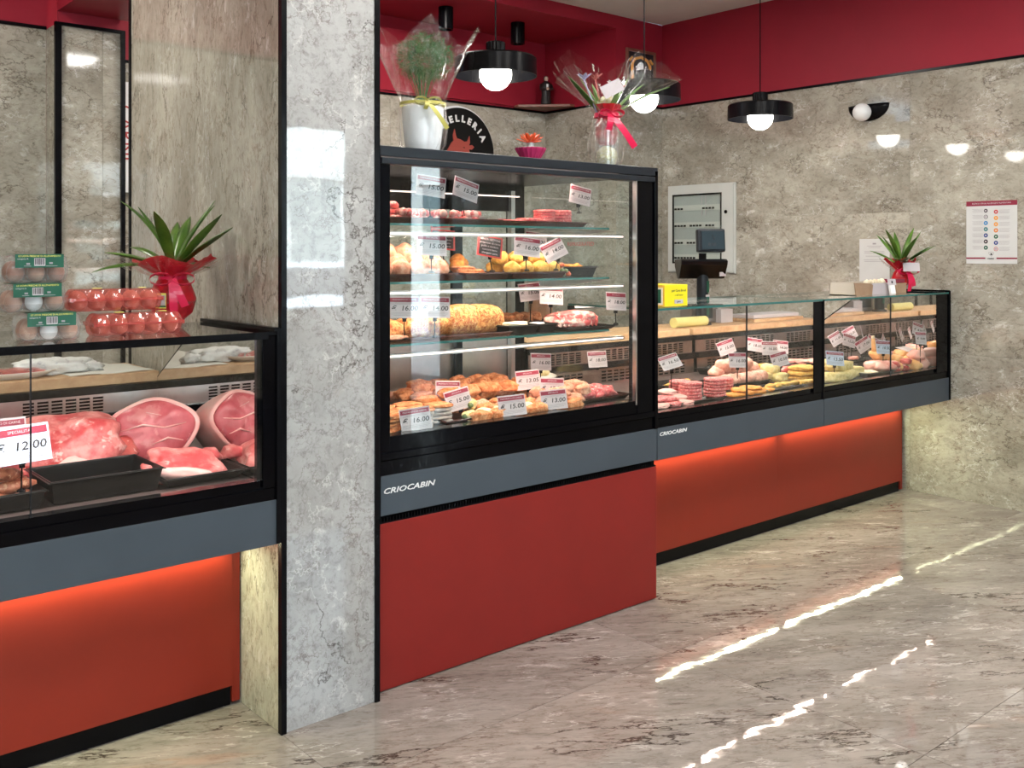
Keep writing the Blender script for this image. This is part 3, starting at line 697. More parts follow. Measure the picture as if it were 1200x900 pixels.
# on the worktop
M['paper'] = plain('paper', (.66, .64, .58), .55, bump=.15, bscale=40)
M['wrap_paper'] = plain('wrap_paper', (.74, .73, .71), .5, c2=(.50, .50, .52), scale=38, lo=.60, hi=.68, bump=.3, bscale=30)
WT = 1.051
vs = []; nx, ny = 22, 14
for j in range(ny+1):
    for i in range(nx+1):
        u, v_ = i/nx, j/ny
        z = .001+.002*math.sin(u*9)+.012*max(0, noise.noise(Vector((u*3, v_*3, 2))))
        c_ = max(0, (v_-.75))*max(0, 1-abs(u-.38)*2.2); z += c_*.16
        vs.append((1.085+u*.30-.02*v_, 3.73+v_*.28, WT+z))
fs = [(j*(nx+1)+i, j*(nx+1)+i+1, (j+1)*(nx+1)+i+1, (j+1)*(nx+1)+i) for j in range(ny) for i in range(nx)]
o = MB().add(vs, fs).build('wrapping_paper', 'paper', smooth='all'); s = o.modifiers.new('s', 'SOLIDIFY'); s.thickness = .0008
setp(o, 'grey-beige sheet of wrapping paper curling up at one corner on the wooden board', 'paper')
t = thing('wrapped_parcel', 'white printed paper parcel, twisted shut, on the wooden board', 'parcel', (1.06, 3.86, WT), math.radians(-8))
link('wrapping', blob_mesh('parcel', .125, .048, .030, .16, 5, 2, 4, .9, 3.2, lump=.12, lfreq=22), 'wrap_paper', t)
link('twisted_end', blob_mesh('parcel_end', .035, .03, .020, .35, 6, 4, 3, .9, 2.2), 'wrap_paper', t, (.135, -.006, .002), (0, .2, .3))
t = thing('foam_meat_tray', 'cream oval tray of dark sliced meat under clear film on the board', 'tray', (.90, 3.82, WT))
MB().lathe([(0, 0), (.09, 0), (.125, .02), (.13, .024), (.12, .022), (.088, .005), (0, .005)], 36).build('dish', 'foam', t, smooth='all').scale = (1.25, .62, 1)
for k in range(6): link('meat_strip', blob_mesh('strip', .055, .012, .012, .25, 4, k, 2, .8), 'dark_meat', t, (-.09+.035*k, -.02+.012*(k % 3), .012), (0, .1, .5-k*.3))
M['film'] = thin_glass('film', (.97, .97, .97), .08, extra=.06, bump=.6, bscale=18)
MB().lathe([(.128, .026), (.09, .033), (.0, .036)], 32, cap=False).build('clear_film', 'film', t, smooth='all').scale = (1.22, .60, 1)

# ---------------------------------------------------------------- egg boxes
M['clear_plastic'] = thin_glass('clear_plastic', (.95, .95, .95), .04, extra=.05, bump=.25, bscale=14)
M['red_plastic'] = thin_glass('red_plastic', (.98, .66, .62), .1, extra=.03, bump=.15, bscale=20)
def plastic(name, tint, dif, amount, rough=.06, bump=.2):
    n = N(name); nm = n.bump(n.noise(n.coord(), 18, 4), bump, .01)
    a = n.n('MixShader', ins={0: amount, 1: n.n('BsdfTransparent', ins={0: (*tint, 1)}).outputs[0], 2: n.n('BsdfDiffuse', ins={0: (*dif, 1)}).outputs[0]})
    bf = n.n('NewGeometry').outputs['Backfacing']; f = n.n('Fresnel', ins={0: n.math('ADD', n.math('MULTIPLY', bf, 1/1.5-1.5), 1.5), 'Normal': nm})
    return n.done(n.n('MixShader', ins={0: n.math('ADD', f.outputs[0], .03), 1: a.outputs[0], 2: n.n('BsdfGlossy', ins={'Roughness': rough, 'Normal': nm}).outputs[0]}).outputs[0])
M['red_plastic'] = plastic('red_plastic', (.98, .62, .58), (.80, .22, .20), .20)
M['clear_plastic'] = plastic('clear_plastic', (.96, .96, .96), (.7, .7, .68), .12, .05)
M['egg_brown'] = plain('egg_brown', (.30, .105, .055), .45, c2=(.35, .14, .08), scale=12); M['egg_white'] = plain('egg_white', (.85, .86, .88), .4)
M['egg_tan'] = plain('egg_tan', (.42, .20, .12), .45, c2=(.47, .24, .15), scale=12)
M['green_label'] = plain('green_label', (.002, .085, .045), .4)
M['label_yellow'] = plain('label_yellow', (.8, .75, .15), .4)
def egg_mesh():
    prof = []
    for k in range(15):
        a = PI*k/14; z = -math.cos(a); r = math.sin(a)*(1-.12*z)
        prof.append((.0225*r, .0285*(z+1)))
    return MB().lathe(prof, 18).mesh('egg', 'all')
EGG = egg_mesh()
def clear_box(loc, rz, whites, where, group):
    t = thing('egg_box', 'clear six-egg box with green label, '+where, 'egg box', loc, rz)
    m = MB(); n_ = 40
    def ring(a, b, z):   # rounded rectangle
        out = []
        for k in range(n_):
            an = 2*PI*k/n_; c_, s_ = math.cos(an), math.sin(an); q = (abs(c_)**5+abs(s_)**5)**(-1/5)
            out.append((a*c_*q, b*s_*q, z))
        return out
    prof = [(.072, .045, .0), (.080, .052, .006), (.084, .056, .040), (.090, .062, .040), (.090, .062, .043), (.084, .056, .043), (.080, .052, .070), (.072, .044, .076)]
    vs = [p for a, b, z in prof for p in ring(a, b, z)]
    fs = [(i*n_+k, i*n_+(k+1) % n_, (i+1)*n_+(k+1) % n_, (i+1)*n_+k) for i in range(len(prof)-1) for k in range(n_)]
    fs.append(tuple(range(n_-1, -1, -1))); fs.append(tuple((len(prof)-1)*n_+k for k in range(n_)))
    m.add(vs, fs).build('clear_shell', 'clear_plastic', t, smooth=True)
    m = MB()
    for i in (-1, 0, 1):
        for j in (-1, 1): m.lathe([(.010, .001), (.021, .006), (.0255, .022)], 14, c=(i*.052, j*.0255, 0), cap=False)
    m.build('egg_cup', 'clear_plastic', t, smooth='all')
    lb = MB().box(-.062, .062, -.0645, -.0635, .042, .078).box(-.062, .062, -.0645, .03, .078, .079).build('green_label', 'green_label', t)
    text('label_lettering', 'LE UOVA FRESCHE DI ALLEVAMENTO', .0068, 'label_yellow', lb, (0, -.0652, .0735), ext=.0001, sx=.95)
    text('label_lettering', 'categoria A', .006, 'card', lb, (-.043, -.0652, .066), ext=.0001)
    bc = MB().box(-.014, .014, -.0652, -.0646, .047, .068).build('barcode_patch', 'card', lb)
    m = MB(); x = -.012
    while x < .011: w_ = rnd.choice((.0007, .0014, .002)); m.box(x, x+w_, -.0656, -.0653, .050, .067); x += w_+.0012
    m.build('barcode', 'ink', lb)
    MB().box(-.034, -.025, -.0654, -.0648, .050, .055).box(.024, .033, -.0654, -.0648, .052, .057).box(-.04, -.022, -.0654, -.0648, .046, .0475).box(.016, .045, -.0654, -.0648, .046, .0475).build('stamp_mark', 'ink_grey', lb)
    Rz = Matrix.Rotation(rz, 3, 'Z')
    for i in (-1, 0, 1):
        for j in (-1, 1):
            wh = (j == -1 and i in whites)
            p = Vector(loc)+Rz@Vector((i*.052, j*.0255, .003))
            mt = 'egg_white' if wh else ('egg_tan' if (i+len(where)) % 2 else 'egg_brown')
            me = EGG.copy(); me.materials.clear()
            if wh: lab = 'white egg, front middle of the '+where.split(',')[0]+' clear box'
            elif j == -1: lab = 'brown egg, front %s of the %s clear box' % ({-1: 'left', 0: 'middle', 1: 'right'}[i], where.split(',')[0])
            else: lab = 'brown egg, rear row %s, in the %s clear box' % ({-1: 'left', 0: 'middle', 1: 'right'}[i], where.split(',')[0])
            put('egg', me, mt, lab, 'egg', p, rnd.random(), 'eggs in the %s clear box' % where.split(',')[0] if j == 1 else 'eggs in the clear boxes')
    return t
clear_box((.790, 2.935, 1.2545), math.radians(-3), (0,), 'bottom, on the glass top of the left counter', '')
clear_box((.752, 2.945, 1.3345), math.radians(1), (0,), 'middle, stacked second from the bottom', '')
clear_box((.758, 2.945, 1.4145), math.radians(0), (), 'topmost, above two others', '')
def red_box(loc, rz, label, which):
    t = thing('egg_carton', label, 'egg box', loc, rz)
    m = MB()
    def scallop(kx, ky, z, d):      # outline with one bulge per egg
        out = []
        for k in range(41): x = -.125+.25*k/40; out.append((x*kx, (-.045-d*abs(math.sin(PI*(x+.125)/.05)))*ky, z))
        for k in range(9): y = -.045+.09*k/8; out.append(((.125+d*abs(math.sin(PI*(y+.05)/.05)))*kx, y*ky, z))
        for k in range(41): x = .125-.25*k/40; out.append((x*kx, (.045+d*abs(math.sin(PI*(x+.125)/.05)))*ky, z))
        for k in range(9): y = .045-.09*k/8; out.append(((-.125-d*abs(math.sin(PI*(y+.05)/.05)))*kx, y*ky, z))
        return out
    for prof in (((.93, .80, 0, .008), (.97, .90, .010, .010), (1.0, 1.0, .033, .010)), ((1.0, 1.0, .036, .010), (.97, .92, .050, .010), (.92, .80, .062, .009), (.88, .66, .065, .006))):
        rg = [scallop(*p) for p in prof]; n_ = len(rg[0])
        m.add([p for r in rg for p in r], [(a*n_+k, a*n_+(k+1) % n_, (a+1)*n_+(k+1) % n_, (a+1)*n_+k) for a in range(len(rg)-1) for k in range(n_)]+([tuple(range(n_-1, -1, -1))] if prof[0][2] == 0 else [tuple((len(rg)-1)*n_+k for k in range(n_))]))
    m.box(-.131, .131, -.058, .058, .033, .0355)
    m.box(-.131, -.122, -.060, .060, .028, .040).box(.122, .131, -.060, .060, .028, .040).box(-.131, .131, -.060, -.054, .031, .038)
    m.build('red_shell', 'red_plastic', t)
    MB().box(-.06, -.036, -.02, .0, .066, .0675).build('yellow_sticker', 'label_yellow', t); MB().box(.07, .09, -.02, .0, .066, .0675).build('yellow_sticker', 'label_yellow', t)
    Rz = Matrix.Rotation(rz, 3, 'Z')
    for i in range(5):
        for j in (-1, 1):
            me = EGG.copy(); me.materials.clear()
            put('egg', me, 'egg_tan', 'brown egg, %s from left in the %s row of the %s red carton' % (('first', 'second', 'third', 'fourth', 'fifth')[i], 'front' if j < 0 else 'back', which), 'egg', Vector(loc)+Rz@Vector(((i-2)*.05, j*.025, .002)), rnd.random(), 'eggs in the %s red carton' % which)
    return t
red_box((1.05, 2.985, 1.2545), math.radians(-2), 'lower red translucent egg carton resting on the glass top', 'lower')
red_box((1.00, 3.02, 1.3255), math.radians(-6), 'upper red translucent egg carton stacked on the other', 'upper')

# ---------------------------------------------------------------- plants
def leaf(m, base, az, L, el, droop, w, n_=10, twist=0):
    p = Vector(base); pts = []; d = el
    for i in range(n_+1):
        pts.append(p.copy()); st = L/n_
        p = p+Vector((math.cos(az)*math.cos(d), math.sin(az)*math.cos(d), math.sin(d)))*st
        d -= droop/n_
    side = Vector((-math.sin(az), math.cos(az), 0))
    vs = []; fs = []
    for i, q in enumerate(pts):
        u = i/n_; ww = w*(.55+.9*u-0*u if u < .5 else 1.0*(1-((u-.5)/.5)**2.2))*.5+.0004
        t_ = (pts[min(i+1, n_)]-pts[max(i-1, 0)]).normalized(); nm = side.cross(t_).normalized()
        vs += [q-side*ww+nm*ww*.45, q, q+side*ww+nm*ww*.45, q+side*ww+nm*(ww*.45-.0012), q-nm*.0012, q-side*ww+nm*(ww*.45-.0012)]
    for i in range(n_):
        for k in range(6): fs.append((i*6+k, i*6+(k+1) % 6, (i+1)*6+(k+1) % 6, (i+1)*6+k))
    return m.add(vs, fs)
M['brom_leaf'] = plain('brom_leaf', (.035, .10, .010), .32, c2=(.10, .20, .025), scale=14, rand=3)
M['red_paper'] = thin_glass('red_paper', (.55, .01, .02), .25, extra=.05)
M['red_wrap'] = plain('red_wrap', (.62, .012, .02), .3, c2=(.42, .006, .015), scale=18, bump=.4, bscale=40)
M['ribbon_red'] = plain('ribbon_red', (.72, .010, .075), .28)
M['cello'] = thin_glass('cello', (.985, .985, .985), .06, ior=1.4, extra=.02, bump=1.0, bscale=30)
def cello(parent, r0, z0, prof, jag, seed, n_=56, mat='cello', name='cellophane', dirs=None, fold=.10):
    """flared crumpled sheet; prof = (r, z) upward; jag = height of the torn corners; dirs = {angle: gain}"""
    rr = random.Random(seed); ph = [rr.random()*6 for _ in range(6)]; vs = []; m_ = len(prof)
    tri = lambda x: 2*abs(x-math.floor(x+.5))
    for i, (r, z) in enumerate(prof):
        u = i/(m_-1)
        for k in range(n_):
            a = 2*PI*k/n_
            g = 1+fold*u*(tri(a*5/(2*PI)*1.0+ph[0])*1.6-.8)+fold*.6*(tri(a*13/(2*PI)+ph[1])-.5)+rr.uniform(-1, 1)*.055
            if dirs:
                for (an, gain, wid) in dirs:
                    dlt = (a-an+PI) % (2*PI)-PI; g += gain*u*u*math.exp(-(dlt/wid)**2)
            zz = z+jag*u*(tri(a*4/(2*PI)+ph[2])-.45)+rr.uniform(-1, 1)*.004
            vs.append((r*g*math.cos(a), r*g*math.sin(a), zz))
    fs = [(i*n_+k, i*n_+(k+1) % n_, (i+1)*n_+(k+1) % n_, (i+1)*n_+k) for i in range(m_-1) for k in range(n_)]
    return MB().add(vs, fs).build(name, mat, parent)
def bow(parent, c, r, mat, size=.06, off=None, az=-PI/2-.3, w=.014, tails=((.0, .11), (.5, .10))):
    m = MB(); cx, cy, cz = c
    ring_ = [(r*math.cos(2*PI*k/24), r*math.sin(2*PI*k/24), cz) for k in range(25)]
    m.ribbon([(cx+x, cy+y, z) for x, y, z in ring_], w*.8, side=(0, 0, 1))
    f = Vector((math.cos(az), math.sin(az), 0)); sd = Vector((-math.sin(az), math.cos(az), 0)); o_ = Vector((cx, cy, cz))+f*((off or r)+.006)
    for sg in (-1, 1):
        pts = []
        for k in range(13):
            a = 2*PI*k/12; x = (1-math.cos(a))*.5*size; z = math.sin(a)*size*.28
            pts.append(o_+sd*sg*x+Vector((0, 0, z))+f*(.010*math.sin(a/2)))
        m.ribbon(pts, w, side=f+Vector((0, 0, .3)))
    for (dx, ln) in tails:
        pts = [o_+sd*(dx*ln*(k/8))+f*(.004+.012*math.sin(k/8*PI))+Vector((0, 0, -ln*k/8)) for k in range(9)]
        m.ribbon(pts, w*1.15, side=sd)
    m.build('ribbon_bow', mat, parent)
def bromeliad(loc, label, potr, s, seed, vase, wall):
    t = thing('potted_bromeliad', label, 'plant', loc)
    rr = random.Random(seed); zt = vase+potr*2.0
    if vase > 0: MB().lathe([(potr*.55, 0), (potr*.62, .004), (potr*.45, vase*.6), (potr*.6, vase+potr*.3), (potr*1.02, vase+potr*.9)], 28).build('glass_vase', 'clear_plastic', t, smooth='all')
    MB().lathe([(potr*.35, vase*.7), (potr*.85, vase+potr*.4), (potr, vase+potr), (potr*.8, vase+potr*1.6), (potr*.5, zt)], 28, fn=lambda a, z: 1+.03*math.sin(11*a+z*60)).build('wrapped_pot', 'red_wrap', t, smooth='all')
    cello(t, 0, 0, [(potr*.5, zt-.005), (potr*.8, zt+.014), (potr*1.25, zt+.035), (potr*1.7, zt+.055)], .035, seed+1, mat='red_wrap', name='red_paper_collar', n_=40)
    cello(t, 0, 0, [(potr*.55, zt-.01), (potr*1.2, zt+.012), (potr*1.9, zt+.035), (potr*2.4, zt+.06)], .045, seed+2)
    m = 0
    for k in range(14):
        az = k*2.399+rr.uniform(-.2, .2); el = (.2, 1.05, .55, .85)[k % 4]+rr.uniform(-.08, .08)
        L0 = s*rr.uniform(.82, 1.08)
        if wall and math.cos(az)*math.cos(el)*L0 > wall: L0 = wall/(math.cos(az)*math.cos(el))
        lm = MB(); leaf(lm, (0, 0, zt+.015), az, L0, el+.25, rr.uniform(.35, .95), .034*s/.25)
        lm.build('leaf', 'brom_leaf', t, smooth='all')
    bow(t, (0, 0, zt-.008), potr*.60, 'ribbon_red', .070, off=potr*1.08, az=math.radians(-112), w=.022, tails=((.05, .12), (.45, .09)))
    return t
bl = bromeliad((1.272, 3.255, 1.2545), 'bromeliad in red wrapped bowl with bow, on the left counter beside egg cartons',   .076, .30, 5, .012, .135)
yl = MB().box(-.018, .018, -.082, -.080, .060, .110).build('gift_sticker', 'label_yellow', bl); yl.rotation_euler = (0, 0, math.radians(-48))
st = MB().box(-.014, .016, -.0835, -.0822, .070, .103).build('sticker_patch', 'card', yl)
MB().box(-.018, .018, -.0837, -.0824, .064, .069).build('sticker_band', 'green_label', yl)
br = bromeliad((5.60, 2.99, 1.2545), 'bromeliad with red wrap in clear vase at the far end of the counters', .052, .26, 11, .035, .25)
cd_ = MB().box(-.050, .050, -.001, .001, -.026, .026).build('gift_card', 'card', br); cd_.location = (-.035, -.085, .155); cd_.rotation_euler = (-.2, 0, math.radians(-38))
# ================================================================ TALL CABINET FOOD
FZ = .856
def grp(n): return n
ORD = ['first', 'second', 'third', 'fourth', 'fifth', 'sixth', 'seventh', 'eighth', 'ninth', 'tenth', 'eleventh', 'twelfth', 'thirteenth', 'fourteenth', 'fifteenth', 'sixteenth']
# floor of the cabinet: crumbed rolls heaped in rows
VAR = [blob_mesh('roll%d' % k, .052, .026, .024, .16, 3, 20+k, 3, .75, 2.3, lump=.16, lfreq=28) for k in range(4)]
for v_ in VAR: v_.materials.append(M['crumb'])
VARP = [v_.copy() for v_ in VAR]
for v_ in VARP: v_.materials.clear(); v_.materials.append(M['crumb_pink'])
tray('wide dark tray under the heap of crumbed rolls', 2.17, 2.84, 2.93, 3.55, FZ, .012, 'tray_brown')
k = 0
for row in range(7):
    y = 2.985+row*.080; n_ = 7
    for i in range(n_):
        x = 2.22+i*.098+.02*(row % 2)+row*.012
        if x > 2.82 or (row == 0 and (i < 2)): continue
        z = FZ+.012+(.026 if 1 < row < 6 else 0)
        put('crumbed_roll', (VAR if (i+row) % 3 else VARP)[k % 4], None, 'orange crumbed roll, %s from left, %s low row from the front pane' % (ORD[i], ORD[row]), 'crumbed meat', (x+rnd.uniform(-.008, .008), y+rnd.uniform(-.006, .006), z+rnd.uniform(0, .008)), rnd.uniform(-.5, .5), 'crumbed rolls on the floor of the tall cabinet'); k += 1
for row in range(4):
    for i in range(5):
        put('crumbed_roll', VAR[k % 4], None, 'orange crumbed roll atop the heap, %s from left, %s upper row' % (ORD[i], ORD[row]), 'crumbed meat', (2.33+i*.10+.03*(row % 2), 3.12+row*.085, FZ+.064+rnd.uniform(0, .008)), rnd.uniform(-.6, .6), 'crumbed rolls on the floor of the tall cabinet'); k += 1
# right-hand heap, paler pieces behind the front sill
for row in range(4):
    for i in range(4-(row > 2)):
        put('crumbed_chicken', VARP[k % 4], None, 'pale crumbed chicken piece, %s from left, %s row of the right-hand heap' % (ORD[i], ORD[row]), 'crumbed meat', (2.70+i*.072+row*.035, 2.965+row*.065, FZ+.016+.03*((i+row) % 2)), rnd.uniform(-1, 1), 'pale crumbed chicken on the cabinet floor'); k += 1
for i in range(6):
    put('crumbed_roll', VAR[k % 4], None, 'orange crumbed roll lying right at the front sill, %s from left' % ORD[i], 'crumbed meat', (2.33+i*.098, 2.93, FZ+.001), rnd.uniform(-.2, .2), 'crumbed rolls along the front sill'); k += 1
# flat crumbed cutlets, front left corner
CUT = [blob_mesh('cutlet%d' % q, .070, .050, .010, .14, 3, 40+q, 3, .8, 2.5, lump=.08) for q in range(3)]
for c_ in CUT: c_.materials.append(M['crumb'])
for i in range(8):
    put('crumbed_cutlet', CUT[i % 3], None, 'flat crumbed cutlet, %s from bottom of the %s stack, corner of tall cabinet' % (ORD[i % 4], 'front' if i < 4 else 'rear'), 'crumbed meat', (1.945+.018*(i % 2)+rnd.uniform(0, .02), 2.985+.10*(i//4), FZ+.003+.017*(i % 4)), rnd.uniform(-.3, .3), 'flat crumbed cutlets in the corner', rx=.0, ry=-.12)
# terrine blocks
for (x, y, lab) in ((2.075, 2.965, 'front block of grey layered terrine behind the 16.00 tag in the corner'), (2.185, 3.0, 'right-hand block of grey layered terrine beside the crumbed rolls'), (2.10, 3.08, 'rear block of grey layered terrine, crumb topped')):
    t = thing('terrine_block', lab, 'terrine', (x, y, FZ), math.radians(-10))
    for q in range(4): link('slice', blob_mesh('slice', .052, .038, .0085, .05, 3, q+int(x*50), 2, .9, 4), 'pate', t, (rnd.uniform(-.003, .003), 0, .001+q*.0148))
    link('crumb_top', blob_mesh('slicetop', .052, .038, .009, .1, 3, 7, 3, .9, 3.5, lump=.1), 'crumb', t, (0, 0, .060))
# stuffed rolls with olive
for i, (x, y, z, az) in enumerate(((2.30, 2.955, .0, .4), (2.375, 2.965, 0, -.3), (2.36, 3.02, .030, .8), (2.44, 2.96, .0, 1.2), (2.52, 2.97, 0, .2), (2.59, 2.965, 0, -.5))):
    t = thing('stuffed_roll', ('pale stuffed roll with olive, %s of the front row in tall cabinet' % ('first from left', 'second from left', 'raised third', 'fourth', 'fifth', 'last')[i]), 'stuffed meat', (x, y, FZ+.004+z), az, 'olive rolls')
    link('meat_roll', blob_mesh('mr', .040, .023, .021, .10, 3, i, 3, .8, 2.4), 'ravioli' if i % 2 else 'crumb_pale', t)
    link('olive_slice', blob_mesh('ol', .011, .013, .012, .05, 3, i, 2, .9), 'olive', t, (-.035, 0, .008))
# right corner: tray of pink mince, spiced mound in a paper boat
tray('dark tray holding raw pink mince, right corner of the tall cabinet', 2.93, 3.19, 2.96, 3.24, FZ, .018, 'tray_brown')
for i in range(7):
    put('mince_portion', blob_mesh('mn', .045, .040, .030, .2, 4, 60+i, 3, .8, lump=.25, lfreq=30), 'mince', 'portion of raw pink mince, %s from the front, cabinet right corner' % ORD[i], 'mince', (2.985+.06*(i % 3)+.015*(i//3), 3.02+.07*(i//3), FZ+.006), i, 'pink mince portions')
t = thing('paper_boat', 'paper boat with pale green and cream spread in front of the slotted panel', 'dish', (3.10, 3.46, FZ+.045), .2)
link('paper_dish', blob_mesh('boat', .105, .055, .018, .15, 2.5, 3, 3, .5, 2.2), 'paper', t); link('spread', blob_mesh('spread', .080, .04, .030, .15, 3, 5, 3, .3), 'crumb_pale', t, (0, 0, .012))
MB().box(-.10, .10, -.06, .06, -.045, .002).build('stand', 'black', t)
# ---- shelf 3 (lowest): crumbed roasts, tins, wrapped roast
Z3 = SH[2]
tray('brown tray under the nut-crusted roasts on the lowest glass shelf', 1.90, 2.52, 2.96, 3.25, Z3, .012, 'tray_brown')
t = thing('crusted_roast', 'largest nut-crusted roast, right end of the row on the lowest shelf', 'roast', (2.40, 3.09, Z3+.010), math.radians(2))
link('roast_half', blob_mesh('roastA', .105, .075, .060, .08, 2.2, 31, 4, .8, 2.4, lump=.04), 'nut_crust', t, (.06, 0, 0)); link('roast_half', blob_mesh('roastB', .12, .078, .062, .08, 2.2, 32, 4, .8, 2.4, lump=.04), 'nut_crust', t, (-.065, .012, 0))
put('crusted_roast', blob_mesh('roastC', .12, .06, .048, .08, 2.2, 33, 4, .8, 2.4, lump=.04), 'nut_crust', 'middle nut-crusted roast behind the two 16.00 tags on the lowest shelf', 'roast', (2.16, 3.06, Z3+.010), .1)
put('crusted_roast', blob_mesh('roastD', .085, .055, .042, .08, 2.2, 34, 4, .8, 2.4, lump=.04), 'nut_crust', 'leftmost nut-crusted roast, against the black corner post', 'roast', (1.96, 3.04, Z3+.010), -.1)
put('cutlet_slice', blob_mesh('cs', .06, .03, .008, .1, 3, 35, 3, .8, 3), 'crumb_pink', 'flat pale slice before the leftmost crusted roast', 'crumbed meat', (1.955, 2.965, Z3+.016), 0)
tray('black foil tray with a pale slice on it, middle of the lowest shelf', 2.50, 2.66, 2.96, 3.12, Z3, .032)
tray('small black tray right of the foil tray on the lowest shelf', 2.665, 2.765, 2.965, 3.11, Z3, .032)
put('pale_slice', blob_mesh('ps', .06, .035, .010, .1, 3, 36, 3, .8, 3), 'ravioli', 'pale yellow slice lying in the black foil tray', 'cheese', (2.59, 3.03, Z3+.030), .1)
put('pale_slice', blob_mesh('ps', .03, .03, .010, .1, 3, 36, 3, .8, 3), 'white', 'small white cube in the small black tray', 'cheese', (2.71, 3.03, Z3+.022), .1)
tray('long dark tray of crumbed skewers at the back of the lowest shelf', 2.62, 3.02, 3.26, 3.45, Z3, .018)
for i in range(7): put('crumbed_skewer', VAR[i % 4], None, 'brown crumbed skewer, %s from left at the back of the lowest shelf' % ORD[i], 'crumbed meat', (2.66+.055*i, 3.36, Z3+.016), 1.3, 'crumbed skewers on the lowest shelf')
tray('black tray under the bacon-wrapped roast, right end of the lowest shelf', 2.79, 3.07, 2.93, 3.20, Z3, .012)
me = blob_mesh('bacon', .125, .065, .036, .12, 2.6, 51, 4, .8, 2.4, lump=.10, lfreq=24)
t = thing('bacon_roast', 'bacon-wrapped roast of pink and white strips, right end of the lowest shelf', 'roast', (2.92, 3.05, Z3+.010), math.radians(-6))
link('roast', me, 'bacon', t)
for q in range(9):
    x = -.10+.024*q; pts = []
    for j in range(9):
        a = PI*j/8; pts.append((x+.012*math.sin(a*2)+.01*j/8, -.066*math.cos(a)*(1-.25*(abs(x)/.12)**2), .005+.060*math.sin(a)*(1-.2*(abs(x)/.12)**2)))
    MB().ribbon(pts, .017, .004, side=(1, .3, 0)).build('bacon_strip', 'bacon', t)
M['kraft'] = plain('kraft', (.42, .22, .11), .5, c2=(.52, .30, .16), scale=12, bump=.3, bscale=30)
t = thing('bread_bag', 'brown breadstick bag in clear film standing behind the bacon-wrapped roast', 'bag', (3.06, 3.40, Z3), math.radians(-30))
MB().box(-.055, .055, -.03, .03, .012, .15).build('bag_body', 'kraft', t, bevel=.012); cello(t, 0, 0, [(.065, .01), (.072, .08), (.07, .16), (.05, .20)], .02, 4, n_=30, mat='film', name='clear_film')
MB().box(-.06, .06, -.035, .035, 0, .012).build('base_card', 'black', t)
# ---- shelf 2: crumbed balls
Z2 = SH[1]
BALL = [blob_mesh('ball%d' % q, .038, .036, .033, .08, 2.5, 70+q, 3, .85, lump=.06) for q in range(3)]
def balls(mat, spots, label, group, s=1.0):
    ms = [b.copy() for b in BALL]
    for b in ms: b.materials.clear(); b.materials.append(M[mat])
    for q, (x, y, z) in enumerate(spots): put('crumbed_ball', ms[q % 3], None, label % ORD[q], 'crumbed meatball', (x, y, z), q*1.3, group, s=s)
tray('black tray of large pale crumbed balls, left on the middle shelf', 1.90, 2.24, 2.95, 3.22, Z2, .022, 'tray_brown')
balls('crumb_pink', [(1.93+.085*i, 3.0, Z2+.012) for i in range(4)]+[(1.965+.08*i, 3.08, Z2+.035) for i in range(4)]+[(1.93+.085*i, 3.10, Z2+.070) for i in range(3)]+[(1.92+.085*i, 3.17, Z2+.012) for i in range(4)], 'large pale pink crumbed ball, %s of the left heap, middle shelf', 'pale crumbed balls on the middle shelf', 1.15)
tray('black tray of flat crumbed fillets, centre of the middle shelf', 2.28, 2.50, 2.95, 3.20, Z2, .022, 'tray_brown')
for i in range(5): put('crumbed_fillet', CUT[i % 3], None, 'flat pale crumbed fillet, %s from bottom, centre tray of middle shelf' % ORD[i], 'crumbed meat', (2.36+.03*(i % 2), 3.02+.03*(i//2), Z2+.014+.012*(i//2)), i*.4, 'flat fillets on the middle shelf', s=.8)
balls('crumb_orange', [(2.34, 3.30, Z2+.02), (2.42, 3.30, Z2+.02), (2.40, 3.16, Z2+.022), (2.46, 3.24, Z2+.045), (2.52, 3.30, Z2+.03)], 'small orange crumbed ball, %s of those behind the flat fillets', 'orange crumbed balls at the back of the middle shelf', .9)
tray('black tray of golden crumbed balls, right of centre on the middle shelf', 2.51, 2.80, 2.95, 3.20, Z2, .022, 'tray_brown')
balls('crumb_yellow', [(2.55, 3.0, Z2+.012), (2.625, 3.0, Z2+.012), (2.545, 3.07, Z2+.055), (2.625, 3.07, Z2+.052), (2.70, 3.0, Z2+.012), (2.765, 3.0, Z2+.012), (2.735, 3.06, Z2+.050), (2.56, 3.12, Z2+.012), (2.66, 3.13, Z2+.012), (2.75, 3.12, Z2+.012)], 'golden crumbed ball, %s of the heap right of centre, middle shelf', 'golden crumbed balls on the middle shelf', .95)
tray('deep black tray of orange shredded meat, right end of the middle shelf', 2.83, 3.05, 3.02, 3.34, Z2, .040)
for i in range(6): put('meat_strip', blob_mesh('ms', .035, .03, .014, .3, 4, 80+i, 3, .8, lump=.3, lfreq=30), 'crumb_orange', 'orange shredded meat, %s clump in the deep black tray, middle shelf' % ORD[i], 'meat', (2.88+.055*(i % 3), 3.10+.13*(i//3), Z2+.030), i, 'orange shredded meat')
t = thing('garnish_bunch', 'dark bunch of berries and leaves beside the golden balls', 'garnish', (2.81, 2.985, Z2+.001), 0)
for i in range(9): link('berry' if i % 3 else 'leaf', blob_mesh('bd', .012, .011, .011, .15, 3, i, 2, .8), 'olive' if i % 3 else 'peel', t, (rnd.uniform(-.03, .03), rnd.uniform(-.02, .02), .006+.012*(i % 4)))
